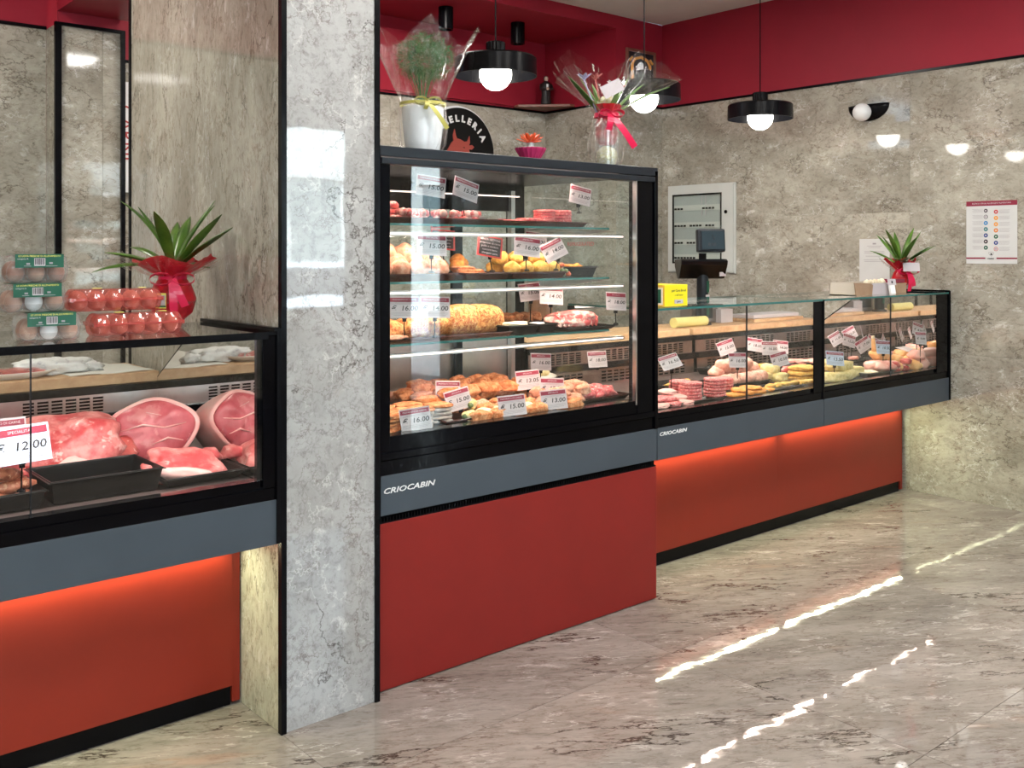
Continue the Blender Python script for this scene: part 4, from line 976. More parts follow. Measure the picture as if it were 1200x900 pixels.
# ---- shelf 1 (top)
Z1 = SH[0]
tray('glossy tray of bacon-wrapped skewers, left on the top shelf', 1.90, 2.46, 2.95, 3.20, Z1, .018, 'tray_brown')
SK = [MB().tube([(-.075+.15*i/8, .004*math.sin(i*1.7+q), .012+.003*math.sin(i*2.1+q)) for i in range(9)], [.006]+[.013+.002*math.sin(i*1.9+q) for i in range(7)]+[.006], 8).mesh('skewer', 'all') for q in range(3)]
for s_ in SK: s_.materials.append(M['bacon'])
for i in range(26): put('bacon_skewer', SK[i % 3], None, 'bacon-wrapped skewer, %s from left, %s layer, top shelf' % (ORD[i % 13], ('lower', 'upper')[i//13]), 'skewer', (1.96+.036*(i % 13), 3.05+rnd.uniform(-.02, .02), Z1+.008+.024*(i//13)), 1.0+rnd.uniform(-.3, .3), 'bacon-wrapped skewers on the top shelf')
for i in range(5): put('crumbed_strip', SK[i % 3].copy(), None, 'golden crumbed strip, %s from front at the left of the top shelf' % ORD[i], 'crumbed meat', (1.95+.02*i, 3.02+.03*i, Z1+.058), .1, 'golden strips on the top shelf')
tray('long dark tray of sliced red meat, right half of the top shelf', 2.46, 2.94, 2.97, 3.25, Z1, .016, 'tray_brown')
for i in range(8): put('meat_slice', blob_mesh('sl', .035, .045, .007, .2, 4, 90+i, 2, .8), 'mince', 'thin red meat slice, %s from left in the top shelf tray' % ORD[i], 'meat', (2.50+.03*i, 3.06, Z1+.012+.003*(i % 3)), .3*i, 'thin red slices on the top shelf')
PAT = MB().lathe([(0, 0), (.044, 0), (.047, .003), (.047, .010), (.044, .0125), (0, .0125)], 24, fn=lambda a, z: 1+.02*math.sin(7*a)).mesh('patty', 'all')
def stack(x, y, z, n_, label, group, mat='burger', s=1, sq=False):
    me = PAT.copy(); me.materials.clear(); me.materials.append(M[mat])
    for q in range(n_): put('burger_patty', me, None, label+', %s from bottom' % ORD[q], 'burger patty', (x+rnd.uniform(-.0025, .0025), y+rnd.uniform(-.002, .002), z+q*.0127*s), rnd.random()*6, group, s=s)
for q, (x, lab) in enumerate(((2.76, 'pink burger patty in the left top-shelf stack'), (2.855, 'pink burger patty in the right top-shelf stack'))): stack(x, 3.04, Z1+.010, 5, lab, ('left' if q == 0 else 'right')+' patty stack on the top shelf', 'mince', .98)
stack(2.68, 3.06, Z1+.012, 2, 'pink burger patty in the low stack on the top shelf', 'low patty stack on the top shelf', 'mince', .95)
t = thing('tissue_dispenser', 'folded clear film lying behind the top shelf patties', 'film', (2.99, 3.35, Z1+.001)); cello(t, 0, 0, [(.05, 0), (.055, .03), (.03, .07), (.01, .09)], .01, 9, n_=24, mat='film', name='crumpled_film')
M['plate'] = plain('plate', (.7, .75, .74), .2)
for (x, lab) in ((2.45, 'stack of white bowls at the rear left of the top shelf'), (2.68, 'stack of white bowls at the rear middle of the top shelf')):
    t = thing('bowl_stack', lab, 'bowls', (x, 3.42, Z1))
    for q in range(3): MB().lathe([(0, q*.012), (.03, q*.012), (.07, .028+q*.012), (.067, .029+q*.012), (.028, .004+q*.012), (0, .004+q*.012)], 28).build('bowl', 'plate', t, smooth=True)

# ---- price tags in the tall cabinet
R1 = dict()
ptag('price tag reading 15.00 over the skewers, leftmost on the top shelf', 505, 218, 2.97, Z1+.02, '15.00', roll=8)
ptag('tilted price tag reading 15.00, second on the top shelf', 546, 222, 3.0, Z1+.02, '15.00', roll=17, yaw=-8)
ptag('price tag reading 13.00 above the patty stacks on the top shelf', 680, 229, 3.0, Z1+.06, '13.00', roll=13, w=.098)
ptag('price tag reading 15.00 over the pale crumbed balls, middle shelf left', 506, 287, 2.945, Z2+.03, '15.00', roll=3)
ptag('price tag reading 16.00 between the golden balls, middle shelf', 618, 289, 2.955, Z2+.03, '16.00', roll=8)
ptag('price tag peeking out behind the golden balls tag on the middle shelf', 628, 282, 3.2, Z2+.03, '15.00', roll=7, w=.10)
ptag('price tag reading 14.00 turned sharply beside the berries, middle shelf', 649, 293, 2.97, Z2+.03, '14.00', roll=-26, w=.10)
ptag('price tag reading 16.00 nearest the corner post, lowest shelf', 474, 360, 2.945, Z3+.014, '16.00', roll=1)
ptag('price tag reading 14.00 before the crusted roasts, lowest shelf', 510, 360, 2.945, Z3+.014, '14.00', roll=2)
ptag('price tag reading 15.00 behind the black foil tray, lowest shelf', 621, 342, 3.22, Z3+.02, '15.00', roll=-6, w=.10)
ptag('price tag reading 14.00 right of centre on the lowest shelf', 646, 346, 3.12, Z3+.034, '14.00', roll=4, w=.108)
ptag('price tag reading 18.00 over the bacon-wrapped roast', 722, 353, 2.955, Z3+.014, '18.00', roll=4, w=.095)
ptag('price tag reading 16.00 in the front left corner on the cabinet floor', 487, 491, 2.895, FZ+.004, '16.00', roll=-6, card='card')
ptag('price tag mostly hidden behind the leaning 15.00 tag, left on the cabinet floor', 525, 458, 3.12, FZ+.03, '15.00', roll=3, w=.10)
ptag('leaning price tag reading 15.00 left of the crumbed heap', 537, 468, 3.02, FZ+.03, '15.00', roll=-14, w=.10)
ptag('price tag reading 15.00 front and centre before the olive rolls', 600, 475, 2.90, FZ+.004, '15.00', roll=-4)
ptag('price tag reading 13.05 on top of the crumbed heap', 619, 445, 3.075, FZ+.08, '13.05', roll=-4, w=.105)
ptag('price tag reading 16.00 at the back of the cabinet floor, below the wooden worktop', 634, 424, 3.38, FZ, '16.00', roll=3, w=.10)
ptag('price tag half hidden behind the right front 13.00 tag', 647, 454, 3.0, FZ+.05, '15.00', roll=4, w=.105)
ptag('price tag reading 13.00 at the front right of the crumbed heap', 649, 468, 2.91, FZ+.004, '13.00', roll=-3)
ptag('price tag reading 18.00 stuck in the paper boat', 700, 421, 3.42, FZ+.06, '18.00', roll=-1, w=.10)
def board(label, px, py, Y, base, roll):
    X = at(px, Y); Z = zat(px, py, Y)
    t = thing('chalk_sign', label, 'sign', (X, Y, base), math.radians(-18))
    c = MB().box(-.052, .052, -.001, .001, -.042, .042).build('sign_board', 'red_board', t); c.location = (0, 0, Z-base); c.rotation_euler = (math.radians(-14), math.radians(roll), 0)
    MB().box(-.045, .045, -.0018, -.001, -.036, .036).build('sign_face', 'ink', c)
    for q, w_ in enumerate(('SENZA GLUTINE', 'preparato di carne', 'pollo e verdure', 'cuocere bene', 'allergeni: uova')): text('sign_lettering', w_, .0115, 'card', c, (0, -.0022, .027-.0135*q), ext=.0001)
    MB().box(-.006, .006, -.004, .004, Z-base-.05, Z-base-.035).tube([(0, 0, Z-base-.045), (.01, 0, .002)], .0022, 6).lathe([(0, 0), (.012, 0), (.010, .006), (0, .008)], 12, c=(.01, 0, 0)).build('clip_stem', 'black', t)
board('red-framed black sign with white writing between the two ball heaps', 574, 289, 2.98, Z2+.03, 10)
board('red-framed black sign half hidden behind the 15.00 tag, middle shelf left', 519, 281, 3.25, Z2+.001, 4)

# ================================================================ RIGHT COUNTERS
G = 'front tray'
tray('long black tray under the burger stacks in the near right counter', 3.36, 3.84, 2.93, 3.20, DZ, .016, 'tray')
for (px, Y, n_, where) in ((809, 2.99, 6, 'taller left'), (838, 3.0, 6, 'right-hand'), (797, 3.13, 5, 'rear left'), (847, 3.13, 4, 'rear right')):
    stack(at(px, Y), Y, DZ+.012, n_, 'raw burger patty in the %s stack, near right counter' % where, where+' burger stack', 'burger', 1.15)
for i, px in enumerate((772, 788, 800, 780, 795, 770, 782)):
    Y = 2.96+.05*(i//3); put('raw_steak', blob_mesh('stk', .055, .042, .012, .15, 3, 100+i, 3, .8, 2.6), 'burger' if i % 2 else 'burger_paper', 'thin marbled steak, %s of those before the burger stacks' % ORD[i], 'steak', (at(px, Y), Y, DZ+.006+.018*(i//3)), i*.7, 'thin steaks by the burger stacks')
tray('black tray of dried yellow mushrooms behind the burgers', at(772, 3.35), at(815, 3.35), 3.26, 3.46, DZ, .025)
for i in range(6): put('yellow_strip', blob_mesh('ysp', .05, .012, .010, .3, 5, 110+i, 2, .8), 'crumb_yellow', 'yellow strip, %s from left on the tray behind the burgers' % ORD[i], 'vegetable', (at(785+5*i, 3.34), 3.33+.015*(i % 3), DZ+.022), .2*i, 'yellow strips behind the burgers')
tray('black tray under the heap of pink meatballs', at(838, 3.24), at(892, 3.2), 3.14, 3.36, DZ, .02)
for i in range(16):
    r_ = i//6; c_ = i % 6; Y = 3.18+.05*(r_ % 2)+.03*r_
    put('raw_meatball', blob_mesh('mb', .045, .04, .034, .1, 3, i % 5, 3, .85, lump=.06), 'mince_pale', 'pale pink raw meatball, %s of the heap behind the pane joint' % ORD[i], 'meatball', (at(839, 3.24)+.062*c_+.03*r_, Y, DZ+.012+.035*r_), i, 'pink meatball heap')
def pieces(name, mat, spots, size, label, cat, group, sq=2.4, rz=None, lump=.1):
    ms = [blob_mesh(name+str(q), *size, .12, 3, 200+q+len(label), 3, .8, sq, lump=lump) for q in range(3)]
    for m_ in ms: m_.materials.append(M[mat])
    for q, (px, Y, dz) in enumerate(spots): put(name, ms[q % 3], None, label+', %s from left' % ORD[sorted(range(len(spots)), key=lambda z: spots[z][0]).index(q)], cat, (at(px, Y), Y, DZ+dz), (q*.9 if rz is None else rz+rnd.uniform(-.15, .15)), group)
pieces('yellow_cutlet', 'crumb_orange', [(862, 2.97, .004), (872, 2.98, .006), (884, 2.98, .004), (893, 2.99, .004), (867, 2.99, .02), (880, 3.0, .02)], (.06, .045, .010), 'saffron-yellow cutlet at the front by the pane joint', 'cutlet', 'saffron cutlets')
tray('small black tray of crumbed sticks before the pale blocks', at(888, 3.0), at(935, 3.0), 2.95, 3.07, DZ, .01)
pieces('crumbed_stick', 'crumb_yellow', [(903, 3.0, .012), (912, 3.0, .012), (921, 2.99, .012), (930, 3.0, .012), (940, 3.0, .006), (948, 3.0, .006)], (.05, .022, .012), 'golden crumbed stick along the front of the near right counter', 'crumbed meat', 'golden crumbed sticks', rz=.2)
pieces('pale_block', 'crumb_pale', [(896, 3.2, .004), (903, 3.2, .045), (911, 3.16, .004)], (.055, .045, .028), 'pale green-yellow crumbed block beside the pink meatballs', 'crumbed meat', 'pale blocks', sq=4, rz=.1, lump=.03)
pieces('crumbed_slab', 'crumb_yellow', [(938, 3.12, .004), (938, 3.12, .03), (940, 3.12, .056), (955, 3.1, .004), (953, 3.1, .03)], (.075, .055, .015), 'stacked yellow crumbed slab near the module post', 'crumbed meat', 'yellow slabs by the module post', sq=3.4, rz=.1, lump=.05)
pieces('pepper_strip', 'dark_meat', [(925, 3.28, .02), (932, 3.3, .02), (940, 3.3, .02), (918, 3.28, .02)], (.035, .025, .02), 'glossy red skewer piece behind the price tags, near right counter', 'meat', 'red skewer pieces')
tray('black tray of orange fillets at the back of the near right counter', at(836, 3.5), at(900, 3.5), 3.42, 3.62, DZ+.01, .03)
pieces('orange_fillet', 'crumb_orange', [(842, 3.5, .035), (850, 3.5, .035), (886, 3.45, .035), (893, 3.45, .035), (870, 3.5, .035)], (.05, .03, .012), 'orange fillet at the back of the near right counter', 'meat', 'orange fillets')
tray('black tray of pale fillets at the back near the module post', at(902, 3.45), at(960, 3.4), 3.36, 3.56, DZ+.01, .03)
pieces('pale_fillet', 'chicken_pink', [(925, 3.45, .04), (938, 3.4, .04), (948, 3.38, .035), (956, 3.38, .035)], (.06, .035, .014), 'pale pink fillet near the module post', 'meat', 'pale fillets by the post')
# module 2
pieces('crumbed_loaf', 'crumb_pale', [(975, 2.97, .002), (990, 2.98, .002), (983, 3.0, .052), (997, 3.04, .004), (972, 3.06, .055)], (.10, .05, .030), 'big pale yellow crumbed loaf at the left of the far counter', 'crumbed meat', 'pale crumbed loaves', sq=2.8, rz=.05, lump=.04)
tray('black tray right of the pale crumbed loaves', at(1005, 3.0), at(1035, 3.0), 2.93, 3.14, DZ, .018)
pieces('flat_fillet', 'ravioli', [(1012, 3.0, .012), (1020, 3.0, .012)], (.06, .035, .008), 'flat pale fillet in the tray right of the loaves', 'meat', 'flat pale fillets')
tray('black tray at the back of the far counter, left', at(975, 3.35), at(1004, 3.35), 3.26, 3.5, DZ, .035); tray('steel-edged tray at the back of the far counter, middle', at(1001, 3.2), at(1022, 3.2), 3.18, 3.34, DZ, .03)
pieces('small_fillet', 'chicken_pink', [(998, 3.3, .04), (1002, 3.3, .04), (1005, 3.08, .02)], (.035, .02, .012), 'small pink fillet behind the front loaves', 'meat', 'small pink fillets')
pieces('chicken_breast', 'chicken_pink', [(1024, 3.06, .006), (1032, 3.02, .006), (1040, 3.0, .006), (1078, 2.97, .004), (1074, 2.98, .05)], (.085, .055, .035), 'raw pink chicken breast in the far counter', 'chicken', 'raw chicken breasts', rz=.5, lump=.05)
t = thing('chicken_drumstick', 'golden chicken leg pointing up beside the pane joint of the far counter', 'chicken', (at(1030, 3.08), 3.08, DZ+.06))
link('thigh', blob_mesh('th', .07, .05, .042, .12, 2.6, 3, 3, .8), 'chicken', t)
MB().tube([(-.03, 0, .04), (-.055, 0, .09), (-.068, 0, .135)], [.028, .016, .010], 12).build('shank', 'chicken', t, smooth='all')
MB().tube([(-.066, 0, .13), (-.070, 0, .15)], [.008, .010], 8).build('bone_end', 'ravioli', t, smooth='all')
pieces('chicken_thigh', 'chicken', [(1050, 3.04, .03), (1056, 3.08, .05), (1046, 3.0, .004), (1060, 3.0, .004), (1066, 3.02, .03), (1068, 2.96, .004)], (.06, .045, .032), 'golden chicken thigh heaped right of the pane joint', 'chicken', 'golden chicken thighs', lump=.08)
pieces('liver_piece', 'dark_meat', [(1049, 2.96, .03), (1055, 2.96, .012), (1062, 2.96, .04), (1059, 2.97, .0), (1050, 2.97, .0)], (.035, .028, .02), 'dark red liver piece among the chicken', 'meat', 'dark liver pieces')
pieces('crumbed_bite', 'crumb', [(1064, 3.3, .03), (1058, 3.32, .03), (1052, 3.34, .03)], (.06, .03, .015), 'orange fillet at the back of the far counter', 'meat', 'orange fillets at the back of the far counter')
c_ = MB().box(-.07, .07, -.045, .045, 0, .0015).build('loose_card', 'card'); c_.location = (at(1062, 3.1), 3.1, DZ+.10); c_.rotation_euler = (.25, .05, .1); setp(c_, 'blank white card lying on the chicken in the far counter', 'card')
T2 = lambda lab, px, py, Y, pr, roll, **kw: ptag(lab, px, py, Y, DZ+.01, pr, roll=roll, **{**dict(w=.105, h=.078), **kw})
T2('price tag reading 16.50 standing at the left end, behind the marbled steaks', 785, 424, 3.12, '16.50', -14, tilt=-40)
T2('price tag reading 15.00 above the rear edge of the meatballs', 851, 407, 3.40, '15.00', -16)
T2('price tag reading 16.00 planted before the meatball heap', 864.5, 422, 3.14, '16.00', 2)
T2('price tag reading 18.00 just right of the pane joint', 884.5, 404, 3.46, '18.00', 9)
T2('price tag reading 16.00, left of the overlapping pair in the near counter', 902, 408, 3.32, '16.00', 2)
T2('price tag reading 14.00, right of the overlapping pair in the near counter', 915, 406.5, 3.48, '14.00', 7)
T2('price tag reading 10.50 in front of the overlapping pair', 913.5, 421, 3.16, '10.50', -12)
T2('price tag reading 13.50 standing in the pale crumbed loaves', 978.5, 420, 2.96, '13.50', 6, w=.115, card='card_blue')
T2('steeply tilted price tag at the left end of the far counter', 979.5, 397, 3.36, '11.00', -26, w=.085)
T2('upper tilted price tag of the pair behind the loaves', 996, 391, 3.44, '12.00', -24, w=.095)
T2('lower price tag of the pair behind the loaves', 995, 399, 3.30, '12.50', 16, w=.095)
T2('slanting price tag left of the chicken leg', 1012, 404, 3.24, '17.00', -28)
T2('slanting blank-looking price tag behind the chicken leg', 1024, 402, 3.28, '17.50', 24)
T2('price tag reading 10.50 right in front of the chicken leg', 1035.5, 407, 3.0, '10.50', 4, card='card_blue')
T2('price tag high behind the pane joint of the far counter', 1034, 391, 3.30, '9.50', -18, w=.09)
T2('price tag reading 7.50 just right of the far pane joint', 1052.5, 393, 3.18, '7.50', 4, w=.09)
T2('tilted price tag nearest the mirrored right end', 1076, 386, 3.0, '8.50', 18, w=.088)
T2('lower price tag touching the mirrored right end', 1079, 396, 2.92, '9.00', 5, w=.08)

# ---- on the worktop of the right counters
t = thing('film_roll', 'pale yellow roll of wrapping film on the worktop by the tall cabinet', 'roll', (at(790, 3.82), 3.80, WT+.030), 0)
o = MB().tube([(-.16, 0, 0), (.13, 0, 0)], .03, 24).build('roll', 'cream', t, smooth=True)
M['cream_y'] = plain('cream_y', (.62, .55, .20), .4); o.data.materials.clear(); o.data.materials.append(M['cream_y'])
MB().lathe([(.012, 0), (.028, 0), (.028, .004), (.012, .004)], 20).build('core_ring', 'card', t).rotation_euler = (0, PI/2, 0); t.children[-1].location = (.131, 0, 0)
t = thing('slicer_case', 'brown-grey appliance case behind the film roll', 'appliance', (at(832, 3.86), 3.90, WT)); MB().box(-.10, .16, .02, .12, 0, .13).build('case', 'steel_dark', t, bevel=.012); MB().box(-.06, .10, .018, .020, .03, .10).build('front_plate', 'graphite', t)
o = MB().box(-.06, .06, -.05, .05, 0, .085).build('white_carton', 'card', bevel=.002); o.location = (at(861, 3.82), 3.93, WT); setp(o, 'small white carton on the worktop right of the scale pole', 'box')
t = thing('cutting_board', 'long wooden cutting board with paper stack on the worktop right of the white carton', 'board', (at(900, 3.85), 3.86, WT)); MB().box(-.27, .27, -.10, .10, 0, .02).build('board', 'wood', t, bevel=.004); MB().box(-.25, .25, -.08, .09, .0205, .045).build('paper_stack', 'card', t, bevel=.006)
# scale
t = thing('shop_scale', 'black weighing scale with green-striped pole, tray head and customer display', 'scale', (4.82, 3.86, WT))
MB().lathe([(0, 0), (.055, 0), (.052, .012), (.04, .016), (0, .016)], 28).build('foot', 'black', t, smooth=True)
MB().tube([(0, 0, .01), (0, 0, .34)], .036, 20).build('pole', 'graphite', t, smooth=True)
MB().box(-.004, .018, -.0375, -.030, .20, .27).box(-.004, .018, -.0375, -.030, .06, .115).build('green_stripe', 'green_label', t)
MB().box(-.012, .020, -.039, -.030, .155, .185).build('paper_label', 'card', t)
g = MB().prism([(-.14, .045), (-.13, .02), (-.03, -.065), (.04, -.07), (.16, .0), (.175, .035), (.17, .05), (-.10, .055)], -.14, .14, 'x').build('scale_head', 'black', t, bevel=.006); g.location = (.01, .02, .35); g.rotation_euler = (0, 0, math.radians(-42))
MB().box(.02, .08, -.117, -.113, .30, .325).build('head_label', 'card', t)
g = MB().box(-.022, .022, -.012, .012, .37, .44).build('display_neck', 'black', t)
g = MB().box(-.088, .088, -.028, .028, 0, .145).build('display', 'graphite', t, bevel=.014); g.location = (.055, -.02, .475-.03); g.rotation_euler = (math.radians(-6), 0, math.radians(-34))
M['lcd'] = emis('lcd', (.10, .14, .16), .45)
MB().box(-.062, .078, -.0295, -.028, .018, .130).build('screen', 'lcd', g); text('screen_lettering', '0.00', .03, 'ink', g, (.0, -.0305, .045), ext=.0001); MB().tube([(.008, -.0302, .075), (.020, -.0302, .09), (.0, -.0302, .09), (.008, -.0302, .108)], .002, 6).build('screen_symbol', 'ink', g)
# yellow box
M['yellow'] = plain('yellow', (.85, .70, .015), .35); M['ocre'] = plain('ocre', (.75, .47, .06), .4)
t = thing('stock_cube_box', 'bright yellow box with green panel on the glass top next to the tall cabinet', 'box', (3.405, 2.97, 1.2545))
MB().box(-.078, .078, -.095, .095, .002, .098, mats=[0, 0, 0, 0, 1, 0]).build('carton', ['yellow', 'ocre'], t, bevel=.001)
MB().box(-.0795, -.0785, -.075, .095, .018, .078).build('green_panel', 'green_label', t)
MB().box(-.0788, -.0780, -.085, .095, .010, .086).build('pale_frame', 'cream', t)
text('panel_lettering', 'BRODO', .017, 'card', t, (-.0800, .0, .056), rot=(PI/2, 0, -PI/2)); text('panel_lettering', 'vegetale', .014, 'label_yellow', t, (-.0800, .0, .028), rot=(PI/2, 0, -PI/2))
text('front_lettering', 'per Cara Brodi', .016, 'green_label', t, (.018, -.0958, .072)); text('front_lettering', '- e di Terra -', .012, 'green_label', t, (.018, -.0958, .052))
MB().box(-.012, .046, -.0965, -.0955, .014, .032).build('maker_badge', 'card', t); text('badge_lettering', 'gusto', .012, 'grey_panel', t, (.017, -.0970, .023))
# open carton tray on top of the far counter
M['carton'] = plain('carton', (.55, .50, .42), .6); M['carton_in'] = plain('carton_in', (.34, .21, .13), .7, c2=(.38, .25, .16), scale=30)
x0 = 5.02; x1 = 5.42
t = thing('open_carton', 'low open cardboard carton with folded flap on the far glass top', 'carton', ((x0+x1)/2, 3.05, 1.2545)); h_ = (x1-x0)/2
MB().box(-h_, h_, -.10, .06, 0, .004).box(-h_, h_, .056, .06, 0, .07).box(-h_, -h_+.004, -.10, .06, 0, .07).box(h_-.004, h_, -.10, .06, 0, .06).build('box_walls', 'carton', t)
MB().box(-h_+.18, h_, -.104, -.10, 0, .065).build('white_front', 'card', t)
MB().prism([(-h_, .0), (-h_+.17, .0), (-h_+.18, .055), (-h_+.15, .065), (-h_-.02, .072)], -.108, -.104, 'y').build('brown_flap', 'carton_in', t)
t = thing('clay_figures', 'row of small cream figurines on the rim of the open carton', 'figurine', (at(1028, 3.0)-.03, 3.0, 1.262))
MB().box(-.10, .10, -.02, .02, 0, .045).build('plinth', 'carton', t)
for i in range(5): link('figure', blob_mesh('fg', .022, .016, .018, .25, 5, i, 2, .9), 'ravioli', t, (-.085+.042*i, 0, .045))
t = thing('gift_box', 'small brown box left of the clear vase', 'box', (at(1052, 2.95), 2.955, 1.2545)); MB().box(-.055, .055, -.03, .06, 0, .062).build('box', 'carton_in', t, bevel=.002); MB().box(-.055, .055, -.02, .05, .064, .085).build('maroon_lid', 'maroon', t)
o = MB().box(-.030, .030, -.001, .001, -.018, .018).build('name_card', 'card'); o.location = (at(1045, 2.915), 2.915, 1.325); o.rotation_euler = (-.2, 0, -.3); setp(o, 'tiny white card with a dark mark propped before the brown box', 'card')
MB().box(-.004, .006, -.0025, -.0012, -.008, .006).build('card_mark', 'ink', o); MB().box(-.018, .018, -.001, .012, -.07, -.018).build('card_foot', 'white', o)

# ================================================================ ON TOP OF THE TALL CABINET
TZ = 1.8585
M['fern'] = plain('fern', (.022, .10, .02), .6, c2=(.07, .20, .045), scale=40, rand=2); M['gold'] = plain('gold', (.55, .50, .12), .3)
t = thing('wrapped_fern', 'feathery fern in white pot, wrapped in cellophane with yellow ribbon', 'plant', (2.165, 3.07, TZ))
MB().lathe([(0, 0), (.055, 0), (.060, .006), (.070, .06), (.078, .13), (.080, .185), (.078, .19), (.072, .185), (.068, .17), (0, .17)], 36).build('white_pot', 'white_gloss', t, smooth=True)
rr = random.Random(3); vs = []; fs = []
for k in range(5200):
    while True:
        p = Vector((rr.uniform(-1, 1), rr.uniform(-1, 1), rr.uniform(-1, 1)))
        if p.length < 1: break
    if p.length < .35: p = p*1.8
    q = Vector((p.x*.105, p.y*.105, p.z*.088))*(1+.3*noise.noise(p*3.1))+Vector((.01, .0, .375))
    d = Vector((rr.gauss(0, 1), rr.gauss(0, 1), rr.gauss(0, .6)))+p*1.2; d.normalize(); s_ = d.cross(Vector((rr.gauss(0, 1), rr.gauss(0, 1), 1))).normalized()*.0009; L_ = rr.uniform(.012, .026); b_ = len(vs)
    n3 = d.cross(s_).normalized()*.0008
    vs += [q-s_, q+s_, q+n3, q+d*L_]; fs += [(b_, b_+1, b_+3), (b_+1, b_+2, b_+3), (b_+2, b_, b_+3)]
setp(MB().add(vs, fs).build('fern_foliage', 'fern', t), kind='stuff')
m = MB()
for k in range(26):
    a = k*2.4; r = .02+.05*rr.random(); m.tube([(0, 0, .17), (r*.4*math.cos(a), r*.4*math.sin(a), .24), (r*math.cos(a), r*math.sin(a), .33)], .0012, 5)
m.build('stems', 'fern', t)
cello(t, 0, 0, [(.060, .004), (.086, .05), (.094, .12), (.088, .185), (.084, .20)], .006, 3, n_=60, fold=.06)
cello(t, 0, 0, [(.084, .200), (.088, .225), (.105, .27), (.125, .33), (.138, .40), (.150, .455)], .11, 8, n_=70, fold=.13, dirs=[(math.radians(-20), .55, .6), (math.radians(150), .45, .45)])
bow(t, (0, 0, .200), .088, 'gold', .05, az=math.radians(-115), w=.014, tails=((.75, .10), (-.3, .03)))
# bouquet
t = thing('wrapped_bouquet', 'lily bouquet in vase wrapped in cellophane with red bow, right end of cabinet top', 'bouquet', (3.045, 2.955, TZ))
MB().lathe([(.045, 0), (.050, .004), (.050, .15), (.055, .20), (.052, .2), (.046, .15), (.046, .008)], 28).build('glass_vase', 'clear_plastic', t, smooth=True)
M['gravel'] = plain('gravel', (.55, .52, .2), .5, c2=(.75, .75, .6), scale=120, bump=.6, bscale=150)
link('pebbles', blob_mesh('pb', .046, .046, .05, .05, 4, 1, 3, .8), 'gravel', t, (0, 0, .006))
MB().lathe([(.03, .10), (.045, .14), (.04, .24), (.06, .27)], 24, cap=False, fn=lambda a, z: 1+.12*math.sin(9*a)).build('red_sleeve', 'red_wrap', t)
for k, (az, L_, el, dr, w_) in enumerate(((PI*.95, .27, .85, .3, .036), (PI*.75, .22, 1.15, .3, .03), (-.65, .22, 1.2, .2, .036), (-.5, .33, .75, .55, .036), (-.2, .27, .95, .5, .03), (1.5, .2, 1.2, .3, .03), (-1.8, .16, 1.1, .4, .03), (2.6, .17, 1.3, .3, .028))):
    lm = MB(); leaf(lm, (0, 0, .20), az, L_, el, dr, w_); lm.build('leaf', 'leaf_green', t, smooth='all')
M['lilac'] = plain('lilac', (.45, .40, .62), .5); M['pinkpetal'] = plain('pinkpetal', (.55, .10, .10), .5)
for k, (az, r_, z_, mt) in enumerate(((PI*.93, .115, .37, 'lilac'), (PI*.8, .05, .38, 'pinkpetal'), (-.9, .05, .33, 'pinkpetal'), (.3, .07, .36, 'white'))):
    lm = MB()
    for q in range(6): leaf(lm, (r_*math.cos(az), r_*math.sin(az), z_), q*PI/3, .042, 1.0, .9, .018, 6)
    lm.tube([(r_*.3*math.cos(az), r_*.3*math.sin(az), .2), (r_*math.cos(az), r_*math.sin(az), z_)], .003, 6)
    lm.build('flower', mt, t, smooth='all')
link('yellow_filler', blob_mesh('yf', .04, .04, .04, .2, 4, 4, 3, .8), 'gravel', t, (0, 0, .235))
cello(t, 0, 0, [(.058, .002), (.075, .05), (.080, .10), (.066, .17), (.052, .225)], .008, 13, n_=56, fold=.12)
cello(t, 0, 0, [(.052, .225), (.066, .26), (.11, .31), (.155, .36), (.20, .42)], .11, 16, n_=64, fold=.16, dirs=[(math.radians(-40), .50, .5), (math.radians(145), .20, .5)])
bow(t, (0, 0, .225), .054, 'ribbon_red', .055, az=math.radians(-120), w=.024, tails=((.75, .14), (-.15, .07)))
cd_ = MB().box(-.045, .045, -.0008, .0008, -.028, .028).build('gift_card', 'card', t); cd_.location = (-.055, -.085, .325); cd_.rotation_euler = (-.15, math.radians(-27), math.radians(-38))
# red plant
t = thing('succulent_bowl', 'red-leaved succulent in ribbed magenta bowl, middle of cabinet top', 'plant', (2.60, 2.945, TZ))
M['magenta'] = plain('magenta', (.52, .03, .13), .4); M['redleaf'] = plain('redleaf', (.70, .05, .02), .4, c2=(.75, .16, .04), scale=20)
MB().lathe([(0, 0), (.030, 0), (.034, .004), (.060, .048), (.062, .054), (.055, .052), (0, .045)], 60, fn=lambda a, z: 1+.03*math.cos(20*a)).build('ribbed_bowl', 'magenta', t)
MB().lathe([(0, .045), (.050, .045), (.052, .056), (0, .058)], 24).build('white_gravel', 'white', t)
MB().lathe([(.014, .055), (.016, .075), (.0, .078)], 14).build('inner_pot', 'steel', t)
rr = random.Random(9)
for k in range(20):
    lm = MB(); leaf(lm, (0, 0, .074), k*2.399, .062*(1-.012*k), .35+.045*k, .25, .017, 7); lm.build('leaf', 'redleaf', t, smooth='all')

